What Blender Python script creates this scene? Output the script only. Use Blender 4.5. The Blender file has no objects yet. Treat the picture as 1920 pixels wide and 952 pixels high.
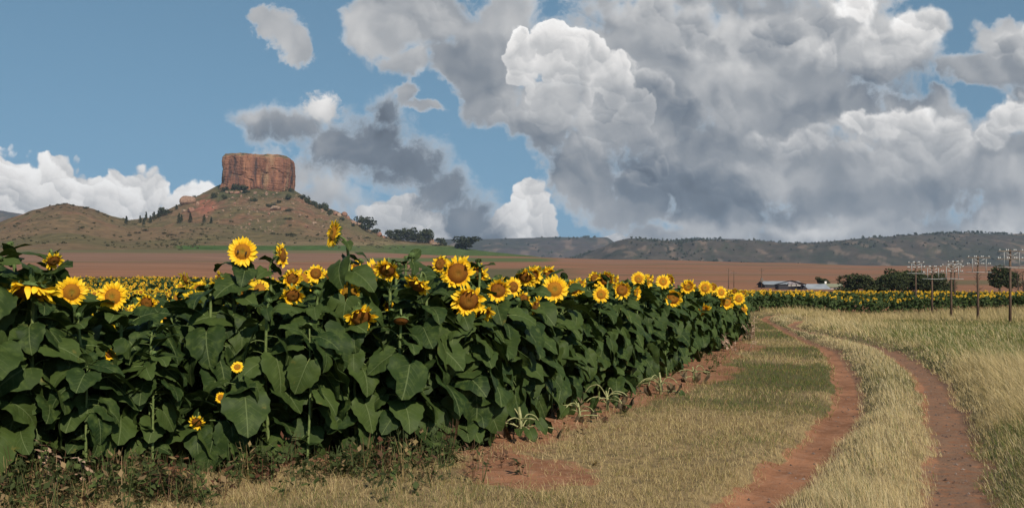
import bpy, math, random, os
import numpy as np
from mathutils import Vector, Matrix, Euler
random.seed(7); RNG = np.random.default_rng(11)
SC = bpy.context.scene; COL = SC.collection
F = 1867.0; CX = 960.0; HY = 556.0; CZ = 1.5      # focal length, principal column, horizon row (photo pixels), eye height
SUN_AZ, SUN_EL = math.radians(26), math.radians(37)   # sun behind the camera, to the right
SUN_DIR = Vector((math.sin(SUN_AZ)*math.cos(SUN_EL), -math.cos(SUN_AZ)*math.cos(SUN_EL), math.sin(SUN_EL)))

# ------------------------------------------------------------------ noise
def _h(ix, iy, s):
    n = (ix.astype(np.int64)*374761393 + iy.astype(np.int64)*668265263 + s*1442695041) & 0x7fffffff
    n = ((n ^ (n >> 13))*1274126177) & 0x7fffffff
    return ((n ^ (n >> 16)) & 0xffff)/65535.0
def vnoise(x, y, s=0):
    x = np.asarray(x, float); y = np.asarray(y, float)
    ix = np.floor(x); iy = np.floor(y); fx = x-ix; fy = y-iy
    fx = fx*fx*(3-2*fx); fy = fy*fy*(3-2*fy)
    a = _h(ix, iy, s); b = _h(ix+1, iy, s); c = _h(ix, iy+1, s); d = _h(ix+1, iy+1, s)
    return (a*(1-fx)+b*fx)*(1-fy)+(c*(1-fx)+d*fx)*fy
def fbm(x, y, o=4, s=0):
    r = 0; a = .5; t = 0
    for k in range(o):
        r = r + a*vnoise(x*2**k+17.3*k, y*2**k-9.1*k, s+k); t += a; a *= .5
    return r/t
def sstep(a, b, x):
    t = np.clip((np.asarray(x, float)-a)/(b-a), 0, 1); return t*t*(3-2*t)

# ------------------------------------------------------------------ mesh building
def link_mesh(name, verts, faces, mats=None, parent=None, smooth=True, fmat=None, cols=None, colname='tint'):
    """verts (n,3) array, faces: list of index arrays (each (m,k)) or list of tuples."""
    me = bpy.data.meshes.new(name)
    verts = np.asarray(verts, np.float32)
    if isinstance(faces, np.ndarray): faces = [faces]
    if len(faces) and isinstance(faces[0], np.ndarray):
        loops = np.concatenate([f.ravel() for f in faces]).astype(np.int32)
        cnt = np.concatenate([np.full(len(f), f.shape[1]) for f in faces]).astype(np.int32)
    else:
        loops = np.array([i for f in faces for i in f], np.int32); cnt = np.array([len(f) for f in faces], np.int32)
    st = np.concatenate([[0], np.cumsum(cnt)[:-1]]).astype(np.int32)
    me.vertices.add(len(verts)); me.vertices.foreach_set('co', verts.ravel())
    me.loops.add(len(loops)); me.loops.foreach_set('vertex_index', loops)
    me.polygons.add(len(cnt)); me.polygons.foreach_set('loop_start', st); me.polygons.foreach_set('loop_total', cnt)
    if fmat is not None: me.polygons.foreach_set('material_index', np.asarray(fmat, np.int32))
    me.polygons.foreach_set('use_smooth', np.full(len(cnt), bool(smooth)))
    if cols is not None:
        at = me.color_attributes.new(colname, 'FLOAT_COLOR', 'POINT')
        c = np.ones((len(verts), 4), np.float32); c[:, :cols.shape[1]] = cols
        at.data.foreach_set('color', c.ravel())
    for m in (mats if isinstance(mats, (list, tuple)) else [mats] if mats else []): me.materials.append(m)
    me.update(calc_edges=True); me.validate()
    o = bpy.data.objects.new(name, me); COL.objects.link(o)
    if parent: o.parent = parent
    return o
def empty(name, loc=(0, 0, 0), rz=0.0):
    o = bpy.data.objects.new(name, None); o.empty_display_size = .2; COL.objects.link(o)
    o.location = loc; o.rotation_euler = (0, 0, rz); return o
def tag(o, label=None, cat=None, group=None, kind=None):
    if label: o['label'] = label
    if cat: o['category'] = cat
    if group: o['group'] = group
    if kind: o['kind'] = kind
    return o
class MB:
    """collects simple shapes into one mesh"""
    def __init__(s): s.v = []; s.f = []; s.m = []; s.c = []
    def add(s, v, f, mi=0, col=(1, 1, 1)):
        b = len(s.v); s.v += [tuple(p) for p in v]; s.f += [tuple(i+b for i in q) for q in f]; s.m += [mi]*len(f); s.c += [col]*len(v)
    def box(s, c, size, rot=None, mi=0, col=(1, 1, 1)):
        hx, hy, hz = [q/2 for q in size]
        v = [Vector((x, y, z)) for z in (-hz, hz) for x, y in ((-hx, -hy), (hx, -hy), (hx, hy), (-hx, hy))]
        if rot is not None: v = [rot @ p for p in v]
        v = [p+Vector(c) for p in v]
        s.add(v, [(3, 2, 1, 0), (4, 5, 6, 7), (0, 1, 5, 4), (1, 2, 6, 5), (2, 3, 7, 6), (3, 0, 4, 7)], mi, col)
    def tube(s, pts, rad, n=8, mi=0, col=(1, 1, 1), cap=True):
        pts = [Vector(p) for p in pts]; rings = []; b = len(s.v)
        up = Vector((0.12, .23, 1)).normalized()
        for i, p in enumerate(pts):
            t = (pts[min(i+1, len(pts)-1)]-pts[max(i-1, 0)]).normalized()
            a = t.cross(Vector((1, .1, 0)) if abs(t.dot(up)) > .9 else up).normalized(); c = t.cross(a)
            r = rad[i] if isinstance(rad, (list, tuple)) else rad
            for k in range(n):
                an = 2*math.pi*k/n; s.v.append(tuple(p+(a*math.cos(an)+c*math.sin(an))*r)); s.c.append(col)
        for i in range(len(pts)-1):
            for k in range(n):
                s.f.append((b+i*n+k, b+i*n+(k+1) % n, b+(i+1)*n+(k+1) % n, b+(i+1)*n+k)); s.m.append(mi)
        if cap:
            s.f.append(tuple(b+k for k in reversed(range(n)))); s.m.append(mi)
            s.f.append(tuple(b+(len(pts)-1)*n+k for k in range(n))); s.m.append(mi)
    def build(s, name, mats, parent=None, smooth=True):
        return link_mesh(name, np.array(s.v), s.f, mats, parent, smooth, s.m, np.array(s.c))

# ------------------------------------------------------------------ node helper
class NT:
    def __init__(s, tree): s.t = tree; s.n = tree.nodes; s.l = tree.links
    def put(s, node, i, v):
        if v is None: return
        if isinstance(v, bpy.types.NodeSocket): s.l.new(v, node.inputs[i])
        else: node.inputs[i].default_value = v
    def m(s, op, a, b=None, c=None, clamp=False):
        n = s.n.new('ShaderNodeMath'); n.operation = op; n.use_clamp = clamp
        for i, v in enumerate((a, b, c)): s.put(n, i, v)
        return n.outputs[0]
    def vm(s, op, a, b=None, c=None, scale=None):
        n = s.n.new('ShaderNodeVectorMath'); n.operation = op
        for i, v in enumerate((a, b, c)): s.put(n, i, v)
        if scale is not None: s.put(n, 3, scale)
        return n.outputs['Value'] if op in ('LENGTH', 'DOT_PRODUCT', 'DISTANCE') else n.outputs[0]
    def noise(s, v, scale, detail=4, rough=.5, lac=2.0, color=False, dist=0.0, dim='3D'):
        n = s.n.new('ShaderNodeTexNoise'); n.noise_dimensions = dim; s.put(n, 'Vector', v)
        n.inputs['Scale'].default_value = scale; n.inputs['Detail'].default_value = detail
        n.inputs['Roughness'].default_value = rough; n.inputs['Lacunarity'].default_value = lac; n.inputs['Distortion'].default_value = dist
        return n.outputs[1 if color else 0]
    def voro(s, v, scale, detail=2, rough=.5, feature='F1', smooth=None, out='Distance', rnd=1.0, dim='3D'):
        n = s.n.new('ShaderNodeTexVoronoi'); n.voronoi_dimensions = dim; n.feature = feature; s.put(n, 'Vector', v)
        n.inputs['Scale'].default_value = scale; n.inputs['Detail'].default_value = detail; n.inputs['Roughness'].default_value = rough
        n.inputs['Randomness'].default_value = rnd
        if smooth is not None and 'Smoothness' in n.inputs: n.inputs['Smoothness'].default_value = smooth
        return n.outputs[out]
    def ramp(s, x, stops, interp='LINEAR'):
        n = s.n.new('ShaderNodeValToRGB'); s.put(n, 0, x); e = n.color_ramp; e.interpolation = interp
        while len(e.elements) < len(stops): e.elements.new(.5)
        for el, (p, c) in zip(e.elements, stops): el.position = p; el.color = (*c, 1) if len(c) == 3 else c
        return n.outputs[0]
    def mr(s, x, a, b, c=0.0, d=1.0, smooth=True):
        n = s.n.new('ShaderNodeMapRange'); n.interpolation_type = 'SMOOTHSTEP' if smooth else 'LINEAR'
        for i, v in enumerate((x, a, b, c, d)): s.put(n, i, v)
        return n.outputs[0]
    def mix(s, f, a, b, mode='MIX'):
        n = s.n.new('ShaderNodeMix'); n.data_type = 'RGBA'; n.blend_type = mode
        s.put(n, 0, f); s.put(n, 6, a if isinstance(a, bpy.types.NodeSocket) else (*a, 1) if len(a) == 3 else a)
        s.put(n, 7, b if isinstance(b, bpy.types.NodeSocket) else (*b, 1) if len(b) == 3 else b)
        return n.outputs[2]
    def xyz(s, x, y, z=0.0):
        n = s.n.new('ShaderNodeCombineXYZ')
        for i, v in enumerate((x, y, z)): s.put(n, i, v)
        return n.outputs[0]
    def sep(s, v):
        n = s.n.new('ShaderNodeSeparateXYZ'); s.put(n, 0, v); return n.outputs
    def attr(s, name, out='Color'):
        n = s.n.new('ShaderNodeAttribute'); n.attribute_name = name; return n.outputs[out]
def new_mat(name):
    m = bpy.data.materials.new(name); m.use_nodes = True
    t = NT(m.node_tree); b = m.node_tree.nodes['Principled BSDF']; b.inputs['Specular IOR Level'].default_value = .25
    b.inputs['Roughness'].default_value = .8
    return m, t, b
def bump(t, b, h, strength=.5, dist=.05):
    n = t.n.new('ShaderNodeBump'); n.inputs['Strength'].default_value = strength; n.inputs['Distance'].default_value = dist
    t.l.new(h, n.inputs['Height']); t.l.new(n.outputs[0], b.inputs['Normal'])
def pos(t): return t.n.new('ShaderNodeNewGeometry').outputs['Position']
# ================================================================== camera, sun, sky
cam_d = bpy.data.cameras.new('camera'); cam = bpy.data.objects.new('camera', cam_d); COL.objects.link(cam)
cam_d.sensor_fit = 'HORIZONTAL'; cam_d.sensor_width = 36.0; cam_d.lens = 36.0*F/1920.0
cam_d.shift_y = (HY-476.0)/1920.0; cam_d.clip_start = .05; cam_d.clip_end = 60000
cam.location = (0, 0, CZ); cam.rotation_euler = (math.radians(90), 0, 0)
SC.camera = cam
sun_d = bpy.data.lights.new('sun', 'SUN'); sun = bpy.data.objects.new('sun', sun_d); COL.objects.link(sun)
sun_d.energy = 5.0; sun_d.angle = math.radians(.5); sun_d.color = (1.0, .90, .75)
sun.location = (30, -30, 60); sun.rotation_euler = (-SUN_DIR).to_track_quat('-Z', 'Y').to_euler()
vs = SC.view_settings; vs.view_transform = 'Standard'; vs.look = 'None'; vs.exposure = .14; vs.gamma = 1; vs.use_curve_mapping = False
cy = SC.cycles; cy.use_denoising = True; cy.max_bounces = 6; cy.diffuse_bounces = 3; cy.glossy_bounces = 2; cy.transmission_bounces = 3
cy.transparent_max_bounces = 8; cy.volume_bounces = 0; cy.sample_clamp_indirect = 4
W = bpy.data.worlds.new('World'); SC.world = W; W.use_nodes = True
W.cycles.sampling_method = 'MANUAL'; W.cycles.sample_map_resolution = 512
def build_sky():
    t = NT(W.node_tree); t.n.clear()
    d = t.n.new('ShaderNodeTexCoord').outputs['Generated']
    s = t.sep(d); X, Y, Z = s[0], s[1], s[2]
    Ya = t.m('MAXIMUM', t.m('ABSOLUTE', Y), .06)
    sk = t.n.new('ShaderNodeTexSky'); sk.sky_type = 'NISHITA'; sk.sun_disc = False
    sk.sun_elevation = SUN_EL; sk.sun_rotation = math.pi-SUN_AZ if True else 0
    sk.air_density = 1.0; sk.dust_density = .3; sk.ozone_density = 2.2; sk.altitude = 1500
    t.l.new(t.vm('NORMALIZE', t.xyz(X, Y, t.m('ADD', t.m('MULTIPLY', t.m('MAXIMUM', Z, 0.0), .8), .27))), sk.inputs[0])
    bg = t.n.new('ShaderNodeBackground'); bg.inputs[1].default_value = .132
    t.l.new(t.mix(1.0, sk.outputs[0], (.92, 1.05, .86), 'MULTIPLY'), bg.inputs[0])
    # cloud plane coordinates: direction slopes, in units of a hundred photo pixels
    U = t.m('MULTIPLY_ADD', t.m('DIVIDE', X, Ya), F/100, CX/100)
    V = t.m('MULTIPLY_ADD', t.m('DIVIDE', Z, Ya), -F/100, HY/100)
    P = t.xyz(U, V, 0.0)
    D2 = dict(dim='2D')
    wa = t.vm('SUBTRACT', t.noise(P, .75, 7, .55, color=True, **D2), (.5, .5, .5))
    def warp(k): return t.vm('MULTIPLY_ADD', wa, (k, k, 0.0), P)
    def union(Q, puffs, k=.18):
        r = None
        for (x, y, rx, ry) in puffs:
            q = t.vm('MULTIPLY_ADD', Q, (1/rx, 1/ry, 0), (-x/rx, -y/ry, 0)); L = t.vm('LENGTH', q)
            r = L if r is None else t.m('SMOOTH_MIN', r, L, k)
        return t.m('SUBTRACT', 1.0, r)
    def glow(Q, spots, base):
        r = base
        for (x, y, rx, ry, a) in spots:
            q = t.vm('MULTIPLY_ADD', Q, (1/rx, 1/ry, 0), (-x/rx, -y/ry, 0))
            e = t.m('EXPONENT', t.m('MULTIPLY', t.vm('DOT_PRODUCT', q, q), -1.0))
            r = t.m('MULTIPLY_ADD', e, a, r)
        return r
    def mad(a, k, b): return t.m('MULTIPLY_ADD', a, k, b)
    Wq = warp(.5)
    def billow(Q, sc, det=1.5, ro=.5): return t.voro(Q, sc, det, ro, **D2)
    def relief(f, off, Q): return t.m('SUBTRACT', f(t.vm('ADD', Q, (off*.5, -off, 0))), f(Q))
    v1 = billow(Wq, 1.5, 2.2); v1o = billow(t.vm('ADD', Wq, (.07, -.13, 0)), 1.5, 2.2)
    r1 = t.m('SUBTRACT', v1o, v1)                                     # > 0 on the side towards the sun
    nA = t.noise(Wq, .9, 6, .52, **D2); nAo = t.noise(t.vm('ADD', Wq, (.10, -.20, 0)), .9, 6, .52, **D2)
    n1 = t.m('SUBTRACT', nA, nAo)
    nB = t.noise(warp(.9), .8, 2.6, .5, **D2); nBo = t.noise(t.vm('ADD', warp(.9), (.16, -.30, 0)), .8, 2.6, .5, **D2)
    n2 = t.m('SUBTRACT', nB, nBo)                                      # broad soft swells
    nz = t.m('SUBTRACT', t.noise(P, 1.5, 8, .6, **D2), .5)
    def puff(sc, k, sm=.22):                                         # rounded billows: position inside each cell, along the light
        Q = warp(k); c = t.voro(Q, sc, 0, .5, feature='SMOOTH_F1', smooth=sm, out='Position', **D2)
        return t.vm('DOT_PRODUCT', t.vm('SUBTRACT', Q, c), (.45*sc, -.9*sc, 0))
    p1 = puff(1.15, 1.5); p2 = puff(2.9, .9); p3 = puff(6.0, .8, .15)
    patchy = t.mr(t.noise(t.vm('ADD', P, (31, 7, 0)), .55, 3, .5, **D2), .42, .62)
    bil = mad(p1, .22, mad(p2, .14, t.m('MULTIPLY', p3, .045)))
    fray = t.m('SUBTRACT', t.noise(warp(.6), 3.6, 8, .66, **D2), .5)
    lump = t.m('SUBTRACT', .36, v1)
    stops = [(0, (.085, .105, .135)), (.2, (.150, .180, .220)), (.42, (.302, .320, .345)), (.65, (.545, .545, .545)), (.85, (.82, .80, .78)), (1, (.98, .965, .945))]
    def shade(b): return t.ramp(b, stops)
    st = [None]
    def over(b, al):
        c = shade(b)
        if st[0] is None: st[0] = (c, al); return
        c0, a0 = st[0]
        st[0] = (t.mix(al, c0, c), t.m('SUBTRACT', t.m('ADD', a0, al), t.m('MULTIPLY', a0, al)))
    # ---- bright cumulus banks near the horizon
    bank = [(0, 3.75, 1.0, 1.1), (2.3, 3.9, .8, .9), (3.45, 4.3, .7, .85), (-.3, 3.9, 1.3, 1.12), (.9, 3.75, .9, 1.0), (1.7, 4.0, 1.0, .85), (2.5, 4.05, .95, .92), (3.2, 4.4, .9, .85), (3.85, 4.15, .62, .95), (4.6, 4.2, .7, .65),
            (7.0, 4.6, .9, .55), (7.5, 4.3, .95, .75), (8.2, 4.45, .7, .6), (9.8, 4.1, .78, .80), (9.3, 4.5, .6, .6), (10.1, 4.5, .5, .6), (11.35, 4.6, .55, .30), (-4, 4.0, 2.6, 1.4), (1.5, 5.0, 4.5, .9), (8.2, 5.0, 2.2, .55), (9.1, 4.6, .5, .4)]
    d1 = mad(lump, .34, mad(nz, .16, union(warp(.7), bank, .1)))
    b1 = glow(warp(.5), [(0.2, 3.2, 1.6, .6, .08), (2.2, 3.6, 1.2, .5, .08), (3.8, 3.6, .6, .4, .06), (1.8, 4.35, 3.2, .40, -.12), (.5, 3.75, 1.5, .25, -.04), (7.4, 4.0, .8, .5, .02), (9.9, 3.95, .6, .5, .06), (9.3, 4.5, .7, .3, -.12), (7.6, 4.2, .3, .6, -.16)], .80)
    over(mad(bil, .85, mad(n2, .16, mad(r1, .10, mad(nz, .05, mad(t.mr(d1, .0, .5), -.04, b1))))), t.mr(d1, -.01, .07))
    # ---- grey slanting cloud behind the butte, its pale skirt and its lit tufts
    skirt = [(6.1, 3.75, 1.1, .75), (5.5, 3.3, .9, .5)]
    ds = mad(fray, .6, mad(nz, 1.0, union(warp(1.2), skirt))); over(mad(n2, .4, glow(P, [(6.0, 3.4, .6, .3, .08)], .56)), t.mr(ds, .0, .75))
    band = [(4.95, 2.4, .55, .42), (5.6, 2.4, .75, .42), (6.3, 2.65, 1.0, .7), (7.0, 2.75, .9, .8), (7.15, 2.15, .5, .5), (7.6, 3.15, .9, .65), (8.2, 3.6, .8, .55), (8.8, 4.0, .7, .6), (9.1, 4.45, .65, .5)]
    d2 = mad(fray, .75, mad(nz, .85, union(warp(.75), band))); a2 = t.mr(d2, -.12, .62)
    b2 = glow(warp(1.0), [(4.9, 2.25, .7, .35, .38), (5.8, 2.1, .5, .25, .2), (8.6, 4.1, .5, .5, -.04), (6.6, 3.5, .6, .4, .10)], .175)
    over(mad(t.mr(d2, .55, .05), .13, mad(n2, .62, mad(n1, .16, mad(nz, .10, mad(bil, .10, b2))))), a2)
    tuft = [(6.05, 1.95, .34, .34), (5.15, .5, .42, .36), (5.35, .78, .42, .36), (5.6, 1.0, .30, .32), (4.95, .35, .25, .22), (7.62, 1.75, .22, .34), (8.0, 2.05, .42, .14)]
    d3 = mad(fray, 1.3, mad(nz, 1.0, union(warp(.6), tuft))); b3 = glow(P, [(6.05, 1.85, .35, .35, .42), (5.3, .6, .35, .5, .06), (7.7, 1.9, .6, .4, -.08)], .52)
    over(mad(n2, .4, mad(n1, .2, b3)), t.mr(d3, -.05, .45))
    # ---- the great grey and white mass on the right
    mass = [(7.0, .5, .75, .85), (7.9, .2, 1.2, 1.0), (7.6, 1.2, .55, .45), (9.2, .7, 1.3, 1.1), (9.3, 1.9, .6, .9), (10.2, 2.2, 1.1, 1.3), (10.9, 3.3, 1.1, .9), (11.9, 3.8, 1.0, .8),
            (12.0, 1.5, 2.0, 2.2), (13.3, 3.3, 2.0, 1.5), (14.5, 1.2, 2.6, 2.0), (16.4, 1.0, 1.55, 1.15), (16.2, 3.4, 2.4, 1.4), (18.3, 1.3, .8, .5), (18.7, 1.1, 1.0, .85), (18.9, .6, .8, .45), (8.7, 1.2, .9, .7), (9.1, 1.7, .75, .8), (9.7, 2.3, .7, .8), (19.5, .95, 1.0, .7), (17.2, 2.2, 1.0, .6),
            (18.9, 3.2, 1.6, 1.3), (19.4, 2.0, .9, .6), (13, -.9, 4.0, 1.6), (16.6, -.4, 1.0, .8), (22, 2.2, 3, 3), (16.2, 4.8, 4.6, 1.4), (19.0, 4.1, 1.2, .8), (13.6, 4.2, 1.1, .7), (14.2, 2.3, 1.6, .9), (12.3, 4.7, 1.0, .45), (20, 4.4, 2, 1.2), (14.5, 2.9, 1.6, 1.0), (17.5, 3.1, 1.6, 1.0), (16, 2.2, 1, .6)]
    d4 = mad(lump, .22, mad(nz, .55, union(warp(1.3), mass)))
    hole = glow(warp(.9), [(18.0, .55, .15, .30, .55), (18.4, .9, .3, .09, .4), (18.15, 2.0, .2, .16, .9), (18.4, -.05, .7, .16, .9), (9.3, 3.0, .55, .45, .85), (8.15, 1.75, .4, .3, .5)], 0.0)
    d4 = mad(fray, .42, mad(hole, -.85, d4)); a4 = t.mr(d4, -.06, .34)
    S4 = warp(1.3)
    b4 = glow(S4, [(11.6, .5, 1.2, 1.0, .03), (8.0, .5, .9, .6, .06), (7.1, .5, .6, .5, .08), (8.7, .15, .7, .35, -.10), (8.7, 1.1, .7, .5, -.14), (9.1, 1.7, .4, .6, -.08), (11.7, .3, .9, .3, .10), (10.3, .05, .4, .3, .10), (10.9, .5, .8, .2, -.12),
                    (12.9, .4, .6, .5, .16), (13.3, 1.3, .7, .6, .12), (14.6, .6, .8, .7, .14), (12.5, 1.15, .3, .7, -.12), (13.9, .1, .7, .22, -.14), (15.6, .6, .3, .5, -.05),
                    (17.4, .5, .6, .5, .14), (16.3, 1.0, .9, .5, .12), (18.9, .7, .7, .4, .10),
                    (17.0, 1.75, 1.6, .32, -.22), (15.6, 1.95, .8, .35, -.16), (19.4, 1.55, .9, .3, -.12), (14.6, 2.0, 1.0, .4, -.05),
                    (16.4, 2.9, 2.6, .5, .04), (12.2, 2.7, .8, 1.0, -.12), (10.3, 2.9, 1.0, .6, -.10), (13.2, 3.3, 1.3, .9, -.18), (12.4, 3.75, 1.4, .5, -.18), (14.9, 3.85, 1.6, .3, -.17), (18.0, 3.7, 1.4, .35, -.20), (16.0, 3.5, 1.4, .5, -.05),
                    (14.5, 4.32, 2.2, .18, .22), (12.6, 4.25, .8, .2, .10), (19.2, 4.3, .7, .25, .22), (17.3, 4.2, .9, .25, .05)], .49)
    b4 = mad(t.m('MULTIPLY', bil, patchy), .34, mad(n2, .66, mad(n1, .07, mad(nz, .05, b4))))
    over(mad(t.mr(d4, .4, .0), .02, b4), a4)
    # ---- lit turrets standing out of the mass: bright upper right, melting into grey below
    def turret(puffs, fade, k=.55, edge=.12, top=.86, drop=.34, w=.9):
        d = mad(lump, .42, mad(nz, .30, union(warp(w), puffs, .1)))
        ys = [p[1] for p in puffs]
        f = t.mr(V, fade[0], fade[1], 1.0, 0.0)
        b = mad(t.mr(d, .0, k), -.16, mad(t.mr(V, fade[0]-.9, fade[1]), -drop, top))
        over(mad(bil, .60, mad(n2, .50, mad(n1, .08, mad(r1, .06, mad(nz, .04, b))))), t.m('MULTIPLY', t.mr(d, -.01, edge), f))
    turret([(13.0, .5, .75, .6), (12.2, .2, .7, .5), (13.4, 1.0, .6, .6)], (.5, 1.7), top=.78, edge=.5)
    turret([(14.5, .8, .9, .75), (15.4, .5, .5, .6)], (.8, 1.8), top=.76, edge=.5)
    turret([(12.1, 1.75, .5, .55), (11.7, 1.4, .4, .45), (12.7, 2.1, .6, .35)], (1.6, 2.6), top=.72, edge=.2)
    turret([(10.3, .9, .6, .5), (11.0, 1.0, .55, .45), (9.9, 1.05, .5, .6), (11.5, 1.5, .5, .6), (10.6, 1.8, .95, .9), (9.85, .7, .25, .2), (11.9, 2.1, .35, .5), (12.2, 2.9, .25, .55), (11.4, 2.9, 1.0, .7)], (1.15, 3.2), top=.93, drop=.44, edge=.09)
    turret([(12.1, 3.35, .35, .25), (12.45, 3.15, .18, .3)], (3.3, 3.7), top=.60, edge=.25)
    turret([(16.1, .2, .7, .45), (17.3, .55, .75, .5), (16.5, .9, .9, .55), (15.4, 1.2, .3, .5)], (.7, 1.75), top=.98, drop=.38, edge=.34)
    turret([(19.0, .75, .7, .4), (19.6, .6, .6, .4)], (.8, 1.6), top=.84, edge=.25)
    turret([(17.0, 2.35, .9, .45), (17.6, 2.7, .8, .6), (16.2, 2.3, .6, .3), (19.1, 2.2, .8, .55), (18.6, 2.6, .6, .4), (19.6, 1.9, .6, .5)], (2.5, 3.5), top=.94, drop=.36, edge=.3)
    turret([(14.75, 2.7, .5, .40), (15.3, 2.6, .5, .3), (14.2, 2.6, .35, .25)], (2.8, 3.25), top=.90, drop=.3, edge=.55)
    c, a = st[0]
    a = t.m('MULTIPLY', t.m('MULTIPLY', a, t.mr(Z, -.02, .005)), t.mr(Y, -.05, .25))
    cb = t.n.new('ShaderNodeBackground'); t.l.new(c, cb.inputs[0]); cb.inputs[1].default_value = .98
    mx = t.n.new('ShaderNodeMixShader'); t.l.new(a, mx.inputs[0]); t.l.new(bg.outputs[0], mx.inputs[1]); t.l.new(cb.outputs[0], mx.inputs[2])
    o = t.n.new('ShaderNodeOutputWorld'); t.l.new(mx.outputs[0], o.inputs[0])
build_sky()
# ================================================================== terrain
DL = np.array([45, 60, 75, 95, 115, 130, 150, 170, 200, 300, 500, 700, 900, 1300, 2000], float)
ZT = {  # height of the land along six bearings (photo column): distance table above
    -200: [0, .12, .35, .95, 1.6, 2.1, 2.7, 3.3, 4.2, 10.5, 22.9, 34, 38, 20, 15],
    300:  [0, .12, .35, .95, 1.6, 2.1, 2.7, 3.3, 4.2, 10.5, 22.9, 34, 40, 20, 15],
    600:  [0, .10, .30, .8, 1.4, 1.8, 2.3, 2.7, 3.4, 9.0, 21, 34, 38, 20, 15],
    900:  [0, .05, .2, .5, .9, 1.2, 1.6, 2.0, 2.8, 8.0, 17.5, 27.5, 36.5, 22, 15],
    1200: [0, .04, .1, .3, .6, .8, 1.1, 1.4, 2.2, 6.6, 14.5, 24.2, 33.5, 20, 15],
    1450: [0, .08, .2, .36, .46, .55, .7, .85, 1.4, 5.4, 12.8, 22.4, 31.0, 20, 15],
    1650: [-.02, -.22, -.45, -.62, .20, .48, .6, .75, 1.1, 4.9, 11.7, 20, 28.5, 18, 15],
    1900: [-.05, -.28, -.52, -.60, .10, .42, .6, .75, 1.1, 4.9, 11.7, 20, 28.0, 18, 15],
    2300: [-.05, -.25, -.40, -.30, .2, .42, .6, .75, 1.1, 4.9, 11.7, 20, 28.0, 18, 15]}
PXT = np.array(sorted(ZT)); ZTA = np.array([ZT[k] for k in PXT])
def px_of(x, y):
    an = np.degrees(np.arctan2(x, y)); c = np.clip(an, -62, 62)
    px = CX+F*np.tan(np.radians(c))
    k = sstep(75, 180, np.abs(an)); return px*(1-k)+CX*k
def base_z(x, y):
    x = np.asarray(x, float); y = np.asarray(y, float)
    d = np.where(np.abs(np.degrees(np.arctan2(x, y))) < 55, np.maximum(y, .01), np.hypot(x, y)*.574); px = np.clip(px_of(x, y), PXT[0], PXT[-1])
    j = np.clip(np.searchsorted(PXT, px)-1, 0, len(PXT)-2); f = (px-PXT[j])/(PXT[j+1]-PXT[j]); f = f*f*(3-2*f)
    ld = np.log(np.clip(d, 20, 2000)); LD = np.log(DL)
    i = np.clip(np.searchsorted(LD, ld)-1, 0, len(DL)-2); g = np.clip((ld-LD[i])/(LD[i+1]-LD[i]), 0, 1)
    def row(r):
        z0 = ZTA[r, i]; z1 = ZTA[r, i+1]; zm = ZTA[r, np.maximum(i-1, 0)]; zp = ZTA[r, np.minimum(i+2, len(DL)-1)]
        m0 = (z1-zm)/2; m1 = (zp-z0)/2
        m0 = np.clip(m0, -3*np.abs(z1-z0), 3*np.abs(z1-z0)); m1 = np.clip(m1, -3*np.abs(z1-z0), 3*np.abs(z1-z0))
        return (2*g**3-3*g**2+1)*z0+(g**3-2*g**2+g)*m0+(-2*g**3+3*g**2)*z1+(g**3-g**2)*m1
    z = row(j)*(1-f)+row(j+1)*f
    return np.where(ld < LD[0]+1e-6, ZTA[j, 0]*(1-f)*sstep(20, 45, d)+ZTA[j+1, 0]*f*sstep(20, 45, d), z)
def poly_dist(P, x, y):
    """distance to a polyline and signed side (+ right of its direction), and the arclength"""
    best = np.full(x.shape, 1e9); side = np.zeros(x.shape); arc = np.zeros(x.shape); acc = 0
    for (ax, ay), (bx, by) in zip(P[:-1], P[1:]):
        dx, dy = bx-ax, by-ay; L = math.hypot(dx, dy)
        t = np.clip(((x-ax)*dx+(y-ay)*dy)/L**2, 0, 1); q = np.hypot(x-ax-t*dx, y-ay-t*dy)
        m = q < best; best = np.where(m, q, best); side = np.where(m, (x-ax)*dy-(y-ay)*dx, side); arc = np.where(m, acc+t*L, arc); acc += L
    return best, side, arc
def smooth_line(P, n=12):
    P = [np.array(p, float) for p in P]; P = [2*P[0]-P[1]]+P+[2*P[-1]-P[-2]]; out = []
    for i in range(1, len(P)-2):
        for k in range(n):
            t = k/n; a, b, c, d = P[i-1:i+3]
            out.append(tuple(.5*(2*b+(c-a)*t+(2*a-5*b+4*c-d)*t*t+(3*b-a-3*c+d)*t**3)))
    out.append(tuple(P[-2])); return out
def gp(px, py, z=0.0):   # flat-ground point seen at a photo pixel
    d = F*(CZ-z)/(py-HY); return ((px-CX)*d/F, d)
# wheel ruts: left and right, running away and bending right along the far field's edge
RUT_L = smooth_line([(.55, 2.5), (1.1, 4.8), gp(1403, 952), gp(1499, 860), gp(1575, 780), gp(1592, 735), gp(1583, 690), gp(1555, 655), gp(1514, 638), gp(1462, 613), (16.8, 66), (21.5, 76), (30, 86), (44, 96)])
RUT_R = smooth_line([(2.3, 2.5), (2.75, 4.8), gp(1812, 952), gp(1797, 860), gp(1776, 780), gp(1742, 705), gp(1688, 665), gp(1632, 645), gp(1570, 632), gp(1500, 616), (15.6, 55), (20, 66), (24.5, 73), (33, 82), (46, 91)])
FIELD_EDGE = smooth_line([(-9, 3.2), (-5.6, 5.5), (-3.75, 7.25), (-3.0, 8.1), (-1.9, 8.65), (-.6, 9.2), (.08, 10.75), (1.4, 14.2), (2.8, 18), (4.6, 24), (6.75, 30), (9.3, 40), (12.6, 53), (16.0, 69), (19.5, 81), (26, 91), (36, 100), (52, 110), (75, 121), (110, 132), (170, 140)])
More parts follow.
